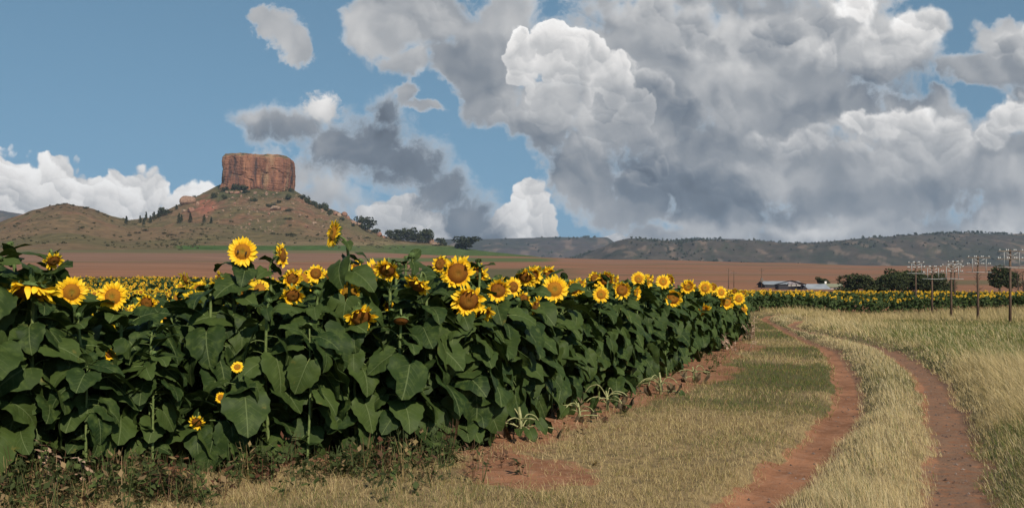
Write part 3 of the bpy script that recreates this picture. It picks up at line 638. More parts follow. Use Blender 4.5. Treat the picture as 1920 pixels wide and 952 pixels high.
def stem_mesh(base_r, pts):
    mb = MB(); n = len(pts); mb.tube(pts, [base_r*(1-.45*i/(n-1)) for i in range(n)], 8); 
    o = mb.build('stem', [M_STEM]); me = o.data; bpy.data.objects.remove(o); return me
def bez(pts, n=12):
    return [tuple(p) for p in smooth_line3(pts, n)]
def smooth_line3(P, n):
    P = [Vector(p) for p in P]; P = [2*P[0]-P[1]]+P+[2*P[-1]-P[-2]]; out = []
    for i in range(1, len(P)-2):
        for k in range(n):
            t = k/n; a, b, c, d = P[i-1:i+3]; out.append(.5*(2*b+(c-a)*t+(2*a-5*b+4*c-d)*t*t+(3*b-a-3*c+d)*t**3))
    out.append(P[-2]); return out
def stem_at(pts, z):
    for a, b in zip(pts[:-1], pts[1:]):
        if a[2] <= z <= b[2]: f = (z-a[2])/max(b[2]-a[2], 1e-6); return Vector(a).lerp(Vector(b), f)
    return Vector(max(pts, key=lambda p: p[2]))
def leaf_specs(pts, zlo, zhi, n, rg, toward=None):
    """where each leaf sits on the stem: position, azimuth, size, mesh"""
    out = []; az = rg.uniform(0, 6.28)
    for k in range(n):
        s = (k+rg.uniform(-.2, .2))/(n-1); z = zlo+(zhi-zlo)*max(s, 0)**.92; az += 2.4+rg.uniform(-.3, .3)
        size = (.80+.55*math.sin(math.pi*min(max(.12+.80*s, 0), 1)))*rg.uniform(.88, 1.14)*(.92 if s > .9 else 1)
        if s > .93: me = rg.choice(SMALL); size *= .95
        elif s > .74: me = LEAVES[rg.choice((0, 1, 4, 6, 8, 10))]; size *= .95
        else: me = LEAVES[rg.choice((1, 2, 3, 5, 6, 7, 9, 10, 11))]
        out.append((stem_at(pts, z), az, size, me, (rg.uniform(-.65, .65), rg.uniform(-.55, .5))))
    return out
def add_leaves(root, specs):
    for p, az, size, me, roll in specs: child('leaf', me, root, p, (*roll, az), size)
def merged_foliage(specs, mats):
    V = []; Fl = []; Mi = []; B = []; off = 0
    for p, az, size, me, roll in specs:
        mtx = Matrix.Translation(p) @ Euler((*roll, az)).to_matrix().to_4x4() @ Matrix.Scale(size, 4)
        n = len(me.vertices); co = np.empty(n*3, np.float32); me.vertices.foreach_get('co', co); co = co.reshape(-1, 3) @ np.array(mtx.to_3x3()).T+np.array(mtx.translation)
        bl = np.empty(n*3, np.float32); me.attributes['blade'].data.foreach_get('vector', bl)
        V.append(co); B.append(bl.reshape(-1, 3)); Fl += [tuple(i+off for i in pl.vertices) for pl in me.polygons]; Mi += [pl.material_index for pl in me.polygons]; off += n
    o = link_mesh('leaves', np.concatenate(V), Fl, mats, None, True, Mi); add_blade(o, np.concatenate(B)); me = o.data; bpy.data.objects.remove(o); return me

# ---- where the field's edge is met along a bearing
_FE = np.array(FIELD_EDGE); _FPX = CX+F*_FE[:, 0]/_FE[:, 1]
def edge_at(px, back=0.0):
    k = max(1, int(np.argmax(_FPX >= px))); f = (px-_FPX[k-1])/(_FPX[k]-_FPX[k-1]); y = _FE[k-1, 1]*(1-f)+_FE[k, 1]*f
    y += back; return (px-CX)*y/F, y
PLANTS = []           # (x, y) of every individual plant
NPL = [0]; HEADS = []
def hero(px, py, dpx, petal, disc, yaw, pitch, back, label, cat='sunflower', nleaf=22, scale=1.0, group=None, zlo=.18, stem_r=.017, depth=None, leaf_zoom=1.0):
    rg = random.Random(int(px*7+py*3)); NPL[0] += 1
    if depth is None: x, y = edge_at(px, .35+back)
    else: y = depth; x = (px-CX)*y/F
    z = CZ+(HY-py)*y/F; rad = .5*dpx*y/F*scale
    yw, pt = math.radians(yaw), math.radians(pitch); n = Vector((math.sin(yw)*math.cos(pt), -math.cos(yw)*math.cos(pt), math.sin(pt)))
    bx, by = x-n.x*.10+rg.uniform(-.03, .03), y-n.y*.12+.03; bz = float(ground_z(np.array([bx]), np.array([by]))[0])
    PLANTS.append((bx, by)); HEADS.append((px, py, dpx, y))
    root = empty('sunflower', (bx, by, bz)); tag(root, label, cat, group or 'sunflower plants along the edge of the field')
    H = Vector((x-bx, y-by, z-bz)); nb = H-n*rad*.34
    top = H.z if pitch > -25 else H.z+rad*.55
    if pitch > -25: ctrl = [(0, 0, -.03), (rg.uniform(-.03, .03), rg.uniform(-.02, .03), H.z*.5), (nb.x*.6-n.x*.06, nb.y*.6-n.y*.06, nb.z-.16), tuple(nb)]
    else: ctrl = [(0, 0, -.03), (rg.uniform(-.03, .03), .02, H.z*.5), (-n.x*.03, -n.y*.03+.02, top-.12), (nb.x*.45, nb.y*.45, top+.03), tuple(nb)]
    pts = bez(ctrl, 6); root_st = child('stem', stem_mesh(stem_r*(.7+.3*min(H.z/1.6, 1.2)), pts), root)
    zhi = min(nb.z-.05, max(p[2] for p in pts)-.05)
    specs = leaf_specs(pts, zlo, max(zhi, zlo+.2), nleaf, rg)
    if leaf_zoom != 1: specs = [(p, a, s*leaf_zoom, m_, r_) for p, a, s, m_, r_ in specs]
    add_leaves(root, specs); add_head(root, H, n, rad, petal, disc, rg); return root
def L(s): return s
HEROES = [
 (455, 472, 60, 'open', 'orange', 6, 4, .3, 'tall sunflower facing the viewer with two dark bees on its orange disc'),
 (626, 438, 58, 'open', 'orange', -58, 10, .1, 'tallest sunflower of all, its head in profile turned left against the hillside'),
 (528, 478, 56, 'wilt', 'brown', 80, 8, .4, 'sunflower with wilted twisted petals in profile facing right, just left of the tallest bloom'),
 (548, 522, 46, 'heavy', 'brown', 35, -20, .2, 'ragged sunflower hanging straight below the wilted profile bloom'),
 (212, 556, 62, 'open', 'orange', -4, 6, 0, 'round sunflower with a flat orange disc, facing the viewer at the far left'),
 (134, 547, 62, 'open', 'orange', 38, -4, .1, 'half turned sunflower with a leaf across its disc, left of the round flat bloom'),
 (100, 488, 44, 'wilt', 'brown', 50, -44, .5, 'upper left sunflower with petals hanging limply to the right over a brown disc'),
 (55, 543, 118, 'heavy', 'brown', 10, -72, -.1, 'very big sunflower nodding to the ground, green back on top, at the left border', ),
 (676, 594, 72, 'heavy', 'brown', 14, -42, -.1, 'large sunflower drooping below the other blooms with a bulging brown disc and wide yellow petals'),
 (655, 550, 52, 'cup', 'ripe', 4, 2, .5, 'wide golden disc sunflower partly behind a dark leaf, above the drooping large one'),
 (626, 566, 34, 'wilt', 'ripe', -50, -6, .3, 'small sunflower in profile left of the golden disc'),
 (726, 506, 58, 'heavy', 'brown', -8, -45, .3, 'sunflower bowing its brown disc beneath folded petals, left of the swirling big bloom'),
 (782, 534, 62, 'wilt', 'brown', -34, -48, 0, 'sunflower with long petals swept to the left over a shaded disc, below the bowing one'),
 (858, 512, 74, 'heavy', 'brown', 14, -6, .1, 'big sunflower with a round brown disc and swirling crowded petals, tallest right of the hill'),
 (826, 496, 44, 'wilt', 'brown', -30, 8, .5, 'sunflower head peeping out just behind the upper left of the big swirling bloom'),
 (878, 563, 72, 'heavy', 'brown', 10, -18, -.1, 'large dark disc sunflower with its lower petals missing, under the swirling bloom'),
 (902, 584, 58, 'heavy', 'brown', 8, -62, -.2, 'low sunflower turned groundward with a hanging petal fringe, under the large dark disc'),
 (934, 544, 54, 'cup', 'brown', 4, -10, .1, 'dark brown sunflower with a full ring of petals, right of the large dark disc'),
 (962, 538, 40, 'open', 'brown', 30, 0, .7, 'sunflower half hidden behind the right side of the dark brown ring'),
 (985, 519, 44, 'heavy', 'brown', -4, -34, .5, 'brown sunflower under a cap of petals, highest left of the bright round bloom'),
 (1040, 542, 56, 'open', 'orange', 2, 2, 0, 'bright perfectly round sunflower with an orange disc, alone in the middle of the edge'),
 (1003, 572, 44, 'wilt', 'brown', 66, -24, 0, 'low sunflower seen from the side, just below and left of the bright round bloom'),
 (982, 560, 32, 'wilt', 'brown', -20, -10, .4, 'ragged small sunflower behind leaves between the dark ring and the bright round bloom'),
 (1127, 552, 34, 'open', 'orange', -4, 2, .2, 'small neat orange disc sunflower, leftmost of the cluster right of the bright round bloom'),
 (1166, 544, 42, 'cup', 'brown', 2, -4, .1, 'sunflower with a broad chestnut disc in the cluster right of the bright round bloom'),
 (1197, 523, 30, 'open', 'orange', -8, 6, .6, 'highest small sunflower of the cluster, above the one in profile'),
 (1192, 549, 34, 'cup', 'orange', 60, -6, .2, 'sunflower in profile squeezed beside the broad chestnut disc'),
 (1215, 527, 30, 'wilt', 'orange', 70, 4, .8, 'narrow sunflower in profile between the two highest small blooms'),
 (1243, 528, 30, 'open', 'orange', 6, 10, .6, 'small upright sunflower at the right of the cluster, facing the viewer'),
 (1262, 559, 42, 'cup', 'brown', -4, -4, .1, 'sunflower with a chestnut disc and curling petals above the tall bare stem'),
 (1290, 537, 34, 'heavy', 'orange', 6, -20, .5, 'sunflower leaning forward right of the curling chestnut bloom'),
 (1316, 581, 40, 'wilt', 'orange', 30, -50, -.2, 'low sunflower showing only a comb of side petals, near the corner of the field'),
 (1322, 540, 30, 'open', 'orange', -10, 2, .8, 'small sunflower with a rounded ring of petals near the corner of the field'),
 (1352, 548, 26, 'open', 'orange', 20, 4, .8, 'little sunflower facing right near the corner of the field'),
 (1362, 566, 34, 'cup', 'orange', 10, -6, .1, 'sunflower over the verge at the corner of the field, fuller than its neighbours'),
 (1385, 560, 26, 'open', 'orange', 0, 0, .5, 'rightmost clear sunflower at the corner where the track bends'),
 (1392, 582, 28, 'wilt', 'orange', 20, -20, -.3, 'lowest sunflower at the corner where the track bends'),
 (592, 513, 40, 'wilt', 'brown', 10, 4, 1.0, 'cluster of frilled petals on a sunflower seen behind the leaves left of the tallest stem'),
 (618, 520, 34, 'wilt', 'brown', -20, -10, 1.4, 'frilled sunflower directly below the tallest bloom'),
 (549, 553, 52, 'heavy', 'brown', 20, -38, 0, 'sunflower holding a flat fan of petals over its brown disc, below the ragged hanging one'),
 (276, 568, 44, 'heavy', 'brown', 10, -20, .2, 'sunflower with an orange brown disc under a dark leaf, right of the round flat bloom'),
 (412, 525, 40, 'wilt', 'brown', -60, 0, .4, 'sunflower with its petals in a curved row behind leaves, below the bees bloom'),
 (668, 500, 26, 'wilt', 'brown', 30, 0, .9, 'small bloom at the right of the tallest stem'),
 (752, 601, 50, None, 'dark', 4, -62, -.2, 'spent sunflower without petals nodding on a pale curved neck, right of the large drooping one'),
 (728, 572, 26, 'wilt', 'brown', 30, -30, .8, 'small sunflower hidden deep between leaves under the swept petals'),
 (205, 664, 26, 'cup', 'brown', 50, -10, -.15, 'small low bloom peeping between leaves below the half turned sunflower'),
 (445, 688, 25, 'open', 'orange', 6, 30, -.25, 'small starry low bloom near the middle of the leaf wall, higher of two'),
 (414, 745, 23, 'open', 'orange', -10, 10, -.25, 'small starry low bloom with narrow petals, lower of two'),
 (369, 791, 36, 'wilt', 'brown', 4, -30, -.15, 'orange low bloom in the shade near the foot of the leaf wall'),
 (1159, 718, 17, 'open', 'orange', 4, 10, -.5, 'tiny sunflower on a short stem near the wilted plants on bare soil'),
]
for h in HEROES:
    low = h[1] > 640
    hero(*h, nleaf=11 if low else 27, zlo=.10 if low else .16, stem_r=.010 if low else .018)
# plants of the front row whose lower stems stand bare in the sun
def bare_stem(px, ztop, zlo, label, back=.03):
    rg = random.Random(int(px)); x, y = edge_at(px, back); bz = float(ground_z(np.array([x]), np.array([y]))[0]); PLANTS.append((x, y)); NPL[0] += 1
    root = empty('sunflower', (x, y, bz)); tag(root, label, 'sunflower', 'sunflower plants along the edge of the field'); l = rg.uniform(-.05, .05)
    pts = bez([(0, 0, -.03), (l, 0, ztop*.5), (l*.5, .03, ztop)], 8); child('stem', stem_mesh(.0125, pts), root); k = 0
    for p, az, size, me, roll in leaf_specs(pts, zlo, ztop-.02, 20, rg): 
        side = math.pi/2+(1 if k % 2 else -1)*rg.uniform(.5, 2.1); k += 1
        child('leaf', me, root, p, (*roll, side if p.z < ztop*.72 else az), size*.85)
    for j in range(3): child('leaf', SMALL[j % 4], root, stem_at(pts, zlo*rg.uniform(.25, .8)), (0, 0, math.pi/2+rg.choice((-1, 1))*rg.uniform(1.2, 1.9)), .9)
    child('flower_bud', BUD, root, pts[-1], (0, math.radians(-60), math.radians(-90)), .05)
bare_stem(285, 1.02, .50, 'front sunflower with a bare lit green stem, below the leaves left of the starry blooms')
bare_stem(161, .95, .42, 'front sunflower with a short bare stem near the lower left corner')
bare_stem(576, 1.20, .55, 'front sunflower with a long bare green stem below the ragged hanging bloom')
bare_stem(1250, 1.35, .85, 'front sunflower with a tall bare pale stem under the curling chestnut bloom')
# two bees on the disc of the tall bloom
for i, (ox, oz) in enumerate(((-9, 1), (7, -2))):
    x, y = edge_at(455, .65); y -= .045; p = Vector(((455+ox-CX)*y/F, y, CZ+(HY-472+oz)*y/F))
    r_ = empty('bee', p, .6*(1-2*i)); tag(r_, ['dark bee on the left side of the tall sunflower disc', 'dark bee on the right side of the tall sunflower disc'][i], 'bee', 'bees on the tall sunflower')
    mm, t, b = new_mat('bee_body'); b.inputs['Base Color'].default_value = (.02, .014, .008, 1)
    mb = MB(); mb.tube([(0, 0, -.016), (0, -.002, -.011), (0, -.003, -.003), (0, -.003, .002), (0, -.003, .006), (0, -.002, .012), (0, 0, .016)], [.002, .0065, .008, .004, .0065, .005, .002], 8); mb.build('body', [mm], r_)
    mb = MB()
    for s in (-1, 1): mb.add([(0, -.004, .006), (s*.012, -.007, .0), (s*.014, -.006, -.012), (s*.004, -.006, -.008)], [(0, 1, 2, 3)])
    w_, t, b = new_mat('bee_wing'); b.inputs['Base Color'].default_value = (.12, .09, .06, 1); mb.build('wings', [w_], r_)
# ---- the rest of the individual plants: archetypes copied along the edge rows
def make_generic(h, kind, seed, merged):
    rg = random.Random(seed); root = empty('sunflower', (0, 0, 0)); lean = rg.uniform(-.08, .08)
    pts = bez([(0, 0, -.03), (lean*.4, rg.uniform(-.03, .03), h*.5), (lean, -.02, h-.12), (lean, -.05, h)], 6)
    child('stem', stem_mesh(.018, pts), root)
    specs = leaf_specs(pts, .12, h-.02, 26, rg)
    if merged: child('leaves', merged_foliage(specs, [M_LEAF, M_STEM]), root)
    else: add_leaves(root, specs)
    if kind == 'bud': child('flower_bud', BUD, root, (lean, -.05, h+.02), (0, math.radians(-60), math.radians(-90)), .055)
    else:
        a = math.radians(rg.uniform(-30, 30)); p = math.radians(rg.uniform(-25, 10)); n = Vector((math.sin(a)*math.cos(p), -math.cos(a)*math.cos(p), math.sin(p)))
        add_head(root, Vector((lean, -.06, h+.02))+n*.05, n, rg.uniform(.13, .16), *kind, rg)
    return root
def copy_plant(src, loc, rz, sc):
    r = src.copy(); COL.objects.link(r); r.location = loc; r.rotation_euler = (0, 0, rz); r.scale = (sc, sc, sc*1.0)
    for ch in list(src.children):
        c = ch.copy(); COL.objects.link(c); c.parent = r
        for g in ch.children: d = g.copy(); COL.objects.link(d); d.parent = c
    return r
KINDS = [('open', 'orange'), ('cup', 'brown'), ('heavy', 'brown'), ('wilt', 'brown'), ('open', 'orange')]
ARCH = {}
for mg in (0, 1):
    ARCH['bud', mg] = [make_generic(1.5, 'bud', 300+i+10*mg, mg) for i in range(5)]
    ARCH['head', mg] = [make_generic(1.55, KINDS[i], 330+i+10*mg, mg) for i in range(5)]
used = set()
def place_generic(x, y, head, mg, sc, rz, label):
    z = float(ground_z(np.array([x]), np.array([y]))[0]); a = R.choice(ARCH['head' if head else 'bud', mg])
    if a.name in used: o = copy_plant(a, (x, y, z), rz, sc)
    else: used.add(a.name); o = a; o.location = (x, y, z); o.rotation_euler = (0, 0, rz); o.scale = (sc,)*3
    tag(o, label, 'sunflower', 'sunflower plants along the edge of the field'); PLANTS.append((x, y)); NPL[0] += 1
# top of the leaf wall, by photo column (photo row of the leaf tops)
TOPX = [-200, 0, 40, 75, 130, 170, 235, 330, 350, 420, 560, 700, 800, 900, 1000, 1100, 1250, 1350, 1420]; TOPY = [510, 505, 462, 515, 560, 590, 592, 560, 515, 510, 512, 505, 515, 520, 538, 545, 548, 556, 560]
E = np.array(FIELD_EDGE); seg = np.hypot(*np.diff(E, axis=0).T); acc = np.concatenate([[0], np.cumsum(seg)])
def edge_point(s, off):
    k = min(max(int(np.searchsorted(acc, s))-1, 0), len(seg)-1); f = (s-acc[k])/seg[k]; p = E[k]*(1-f)+E[k+1]*f; tdir = (E[k+1]-E[k])/seg[k]
    return p+np.array([-tdir[1], tdir[0]])*off
s0 = acc[np.argmax(E[:, 0] > -5.5)]; s1 = acc[np.argmax(E[:, 1] > 29)]; s2 = acc[np.argmax(E[:, 1] > 56)]
rows = [(.28, .36, s0, s1, 0), (.62, .42, s0, s1, 1), (1.15, .46, s0, s1-6, 2), (.3, .62, s1, s2, 3), (1.75, .7, s0, s0+14, 2)]
FRONT_L = 'leafy sunflower plant without an open bloom in the wall of dark leaves facing the grass'
for off, sp, a_, b_, row in rows:
    s = a_
    while s < b_ and NPL[0] < 300:
        p = edge_point(s, off+R.uniform(-.1, .1)); s += sp*R.uniform(.8, 1.2); x, y = float(p[0]), float(p[1])
        if any((x-q[0])**2+(y-q[1])**2 < .17**2 for q in PLANTS): continue
        px = CX+F*x/y; top = CZ+(HY-np.interp(px, TOPX, TOPY))*y/F-(.03 if row == 0 else 0)
        for (hx, hy, hd, hyy) in HEADS:                          # keep leaf tops from standing in front of the open heads
            if abs(px-hx) < 16+.16*F/y and y < hyy+.25 and hy < 640: top = min(top, CZ+(HY-(hy+.62*hd))*y/F-.02)
        sc = min(max(top/1.48, .78), 1.25)*R.uniform(.91, 1.10)
        head = (row == 3 and R.random() < .8)
        if row in (1, 2): head = R.random() < .12 and px > 620
        mg = 0 if (row == 0 and y < 20) else 1
        where = 'left of the starry low blooms' if px < 400 else 'below the bees bloom and the swirling bloom' if px < 860 else 'below the bright round bloom' if px < 1130 else 'below the right hand cluster of blooms'
        what = 'blooming' if head else 'leafy'
        lab = {0: what+' sunflower plant in the front row, '+where, 1: what+' sunflower plant in the second row, '+where, 2: what+' sunflower plant behind the second row, '+where, 3: what+' sunflower plant of the far edge near the bend of the track'}[row]
        rz = R.uniform(-.5, .5) if head else R.uniform(0, 6.28)
        place_generic(x, y, head, mg, sc, rz, lab)
for k in ARCH:
    for a in ARCH[k]:
        if a.name not in used:
            for ch in a.children_recursive: bpy.data.objects.remove(ch)
            bpy.data.objects.remove(a)
# ---- the field beyond: one mass of plants
def build_mass():
    rg = np.random.default_rng(4); pts = []
    def scatter(dmin, dmax, dens):
        amin, amax = math.radians(-33), math.radians(50)
        n = int(dens*.5*(dmax**2-dmin**2)*(amax-amin)); a = rg.uniform(amin, amax, n); r = np.sqrt(rg.uniform(dmin**2, dmax**2, n)); return r*np.sin(a), r*np.cos(a)
    P = []
    for lod, (d0, d1, de) in enumerate(((8, 34, 3.4), (34, 80, 2.4), (80, 185, 1.15))):
        x, y = scatter(d0, d1, de); fd, fs, fa = poly_dist(FIELD_EDGE, x, y); dd = np.hypot(x, y)
        lim = np.where(y < 30, 1.5, np.where(y < 57, .75, -.1)); 
        ok = (fs < 0) & (fd > lim) & (y < 178+8*np.sin(x*.05)) & (x > -.56*y-2) & (x < 1.0*y) & ((fd < 60) | (lod < 3))
        P.append((x[ok], y[ok], np.full(ok.sum(), lod)))
    ss = np.concatenate([np.arange(s2, acc[-1], .30), np.arange(s2, acc[-1], .34)]); ee = np.array([edge_point(a, rg.uniform(-.1, .25)+.5*(i % 2)) for i, a in enumerate(ss)])
    ok = (ee[:, 0] < .62*ee[:, 1]); P.append((ee[ok, 0], ee[ok, 1], np.full(ok.sum(), 1)))
    x, y, lod = [np.concatenate(q) for q in zip(*P)]
    near = np.array([[q[0], q[1]] for q in PLANTS]); 
    z = ground_z(x, y, False); px = CX+F*x/np.maximum(y, 1); n = len(x); top = np.interp(px, TOPX, TOPY)
    h = rg.uniform(1.45, 1.72, n); cap = CZ+(HY-top)*y/F-z-.06
    h = np.where(y < 45, np.clip(np.minimum(h, cap), 1.05, None), h)
    V = []; Fq = []; Mi = []; T = []; Bl = []; off = 0
    def emit(v, f, mi, tint, bl=None):
        nonlocal off
        v = v.reshape(-1, 3); V.append(v); Fq.append(f+off); Mi.append(np.full(len(f), mi)); T.append(tint); Bl.append(bl if bl is not None else np.zeros((len(v), 3))); off += len(v)
    # leaves: a folded diamond of four triangles-as-quads; petals ring and disc
    for lod_, nl, npet in ((0, 12, 14), (1, 9, 10), (2, 6, 8)):
        m = lod == lod_; k = int(m.sum()); X, Y, Z, H = x[m], y[m], z[m], h[m]
        for i in range(nl):
            az = rg.uniform(0, 6.28, k); s = rg.uniform(.06 if lod_ < 2 else .2, 1.0, k)**.8; r0 = rg.uniform(.05, .16, k); Ls = rg.uniform(.24, .38, k)*(1.0 if lod_ == 0 else 1.15 if lod_ == 1 else 1.45); W_ = Ls*rg.uniform(.38, .5, k); dr = rg.uniform(.1, 1.25, k)
            ca, sa = np.cos(az), np.sin(az); bx, by, bz = X+ca*r0, Y+sa*r0, Z+H*s
            mx, mz = np.cos(dr*.6)*Ls*.45, -np.sin(dr*.6)*Ls*.45; tx, tz = mx+np.cos(dr*1.5)*Ls*.55, mz-np.sin(dr*1.5)*Ls*.55
            up = .05
            v = np.stack([np.stack([bx, by, bz], -1), np.stack([bx+ca*mx*.7-sa*W_, by+sa*mx*.7+ca*W_, bz+mz*.7+up*.3], -1), np.stack([bx+ca*mx, by+sa*mx, bz+mz+up], -1),
                          np.stack([bx+ca*mx*.7+sa*W_, by+sa*mx*.7-ca*W_, bz+mz*.7+up*.3], -1), np.stack([bx+ca*tx, by+sa*tx, bz+tz], -1)], 1)
            idx = np.arange(k)[:, None]*5; f = np.concatenate([idx+np.array([0, 3, 2, 1]), idx+np.array([1, 2, 3, 4])])
            tint = np.repeat(rg.uniform(0, 1, k), 5); bl = np.tile(np.array([[0, 0, 0], [.5, .5, 0], [.5, .0, 0], [.5, -.5, 0], [1, 0, 0]], float), (k, 1)); bl[:, 1] += .1
            emit(v, f, 0, tint, bl)
        bloom = rg.random(k) < (.60, .40, .27)[lod_]; X, Y, Z, H = X[bloom], Y[bloom], Z[bloom], H[bloom]; k = len(X)
        yaw = rg.normal(.15, .55, k); pit = rg.uniform(-.6, .25, k); Rd = rg.uniform(.115, .16, k)*(1.0 if lod_ == 0 else 1.0 if lod_ == 1 else 1.05)
        nx, ny, nz = np.sin(yaw)*np.cos(pit), -np.cos(yaw)*np.cos(pit), np.sin(pit); N_ = np.stack([nx, ny, nz], -1)
        U_ = np.stack([np.cos(yaw), np.sin(yaw), 0*yaw], -1); W2 = np.cross(N_, U_); C_ = np.stack([X, Y, Z+H+rg.uniform(-.22, .10, k)], -1)+N_*.12
        for j in range(npet):
            a = 2*math.pi*j/npet+rg.uniform(-.1, .1, k); dv = U_*np.cos(a)[:, None]+W2*np.sin(a)[:, None]; tv = -U_*np.sin(a)[:, None]+W2*np.cos(a)[:, None]
            Lp = (Rd*rg.uniform(.85, 1.1, k))[:, None]; w = (Rd*rg.uniform(.9, 1.25, k)*2.4/npet)[:, None]; b_ = (rg.uniform(-.25, .45, k)*Rd)[:, None]
            v = np.stack([C_+dv*Lp*.45, C_+dv*Lp*.75+tv*w+N_*b_*.4, C_+dv*Lp+N_*b_, C_+dv*Lp*.75-tv*w+N_*b_*.4], 1)
            f = np.arange(k)[:, None]*4+np.array([0, 1, 2, 3]); emit(v, f, 1, np.zeros(4*k), np.tile(np.array([[0, 0, 0], [.6, 0, 0], [1, 0, 0], [.6, 0, 0]], float), (k, 1)))
        na = 8; ring = np.stack([C_+(U_*math.cos(2*math.pi*j/na)+W2*math.sin(2*math.pi*j/na))*(Rd*.56)[:, None]+N_*.012 for j in range(na)]+[C_+N_*.035], 1)
        i9 = np.arange(k)[:, None]*9; f = np.concatenate([i9+np.array([8, 2*j, (2*j+1), (2*j+2) % 8]) for j in range(4)])
        blr = np.tile(np.array([[.9, 0, 0]]*8+[[.3, 0, 0]], float), (k, 1)); br = rg.random(k) < .45
        emit(ring, f, 2, np.zeros(9*k), blr)
    v = np.concatenate(V); f = np.concatenate(Fq).astype(np.int32); mi = np.concatenate(Mi); t_ = np.concatenate(T)
    o = link_mesh('sunflower_field', v, f, [M_LEAFM, M_PETAL, M_DISC], None, False, mi, np.stack([t_, t_, t_], -1)); add_blade(o, np.concatenate(Bl))
    tag(o, 'mass of blooming sunflowers filling the field behind its edge rows', 'sunflower field', kind='stuff'); return o
build_mass()
print('plants', NPL[0])
# ================================================================== grass and weeds
M_GRASS, t, b = new_mat('grass_blade'); gc = t.attr('tint'); t.l.new(gc, b.inputs['Base Color']); b.inputs['Roughness'].default_value = .7; b.inputs['Specular IOR Level'].default_value = .15
tr = t.n.new('ShaderNodeBsdfTranslucent'); t.l.new(gc, tr.inputs[0]); mx = t.n.new('ShaderNodeMixShader'); mx.inputs[0].default_value = .3
t.l.new(b.outputs[0], mx.inputs[1]); t.l.new(tr.outputs[0], mx.inputs[2]); t.l.new(mx.outputs[0], t.n['Material Output'].inputs[0])
STRAW = np.array([.52, .405, .205]); PALE = np.array([.60, .50, .30]); GREEN = np.array([.105, .142, .036]); OLIVE = np.array([.26, .215, .072]); WITHERED = np.array([.26, .165, .088]); LIME = np.array([.135, .185, .045])
def blades(name, x, y, hgt, wid, lean, leandir, colr, segs, label, cat):
    n = len(x); rg = np.random.default_rng(len(name)+n); z = ground_z(x, y)-.01
    fa = rg.uniform(0, 2*np.pi, n); cx, sx = np.cos(fa), np.sin(fa); lx, ly = np.cos(leandir), np.sin(leandir); V = []; cols = []
    for i in range(segs+1):
        s = i/segs; off = lean*hgt*s**1.8; zz = z+hgt*s*(1-.25*lean*s); w = wid*(1-.85*s)*.5
        px_, py_ = x+lx*off, y+ly*off
        if i < segs:
            V += [np.stack([px_-cx*w, py_-sx*w, zz], -1), np.stack([px_+cx*w, py_+sx*w, zz], -1)]; cols += [colr, colr]
        else: V.append(np.stack([px_, py_, zz], -1)); cols.append(colr)
    k = len(V); V = np.stack(V, 1).reshape(-1, 3); cols = np.stack(cols, 1).reshape(-1, 3); b0 = np.arange(n)[:, None]*k; fs = []
    if segs > 1: fs.append(np.concatenate([b0+np.array([2*i, 2*i+1, 2*i+3, 2*i+2]) for i in range(segs-1)]))
    fs.append(b0+np.array([2*segs-2, 2*segs-1, 2*segs])); 
    o = link_mesh(name, V, fs, [M_GRASS], None, False, None, cols); tag(o, label, cat, kind='stuff'); return o
def mixc(a, b_, w): return a*(1-w[:, None])+b_*w[:, None]
def grass_zone(rg, d0, d1, dens, amin=-46, amax=52):
    n = int(dens*.5*(d1**2-d0**2)*math.radians(amax-amin)); a = np.radians(rg.uniform(amin, amax, n)); r = np.sqrt(rg.uniform(d0*d0, d1*d1, n)); return r*np.sin(a), r*np.cos(a)
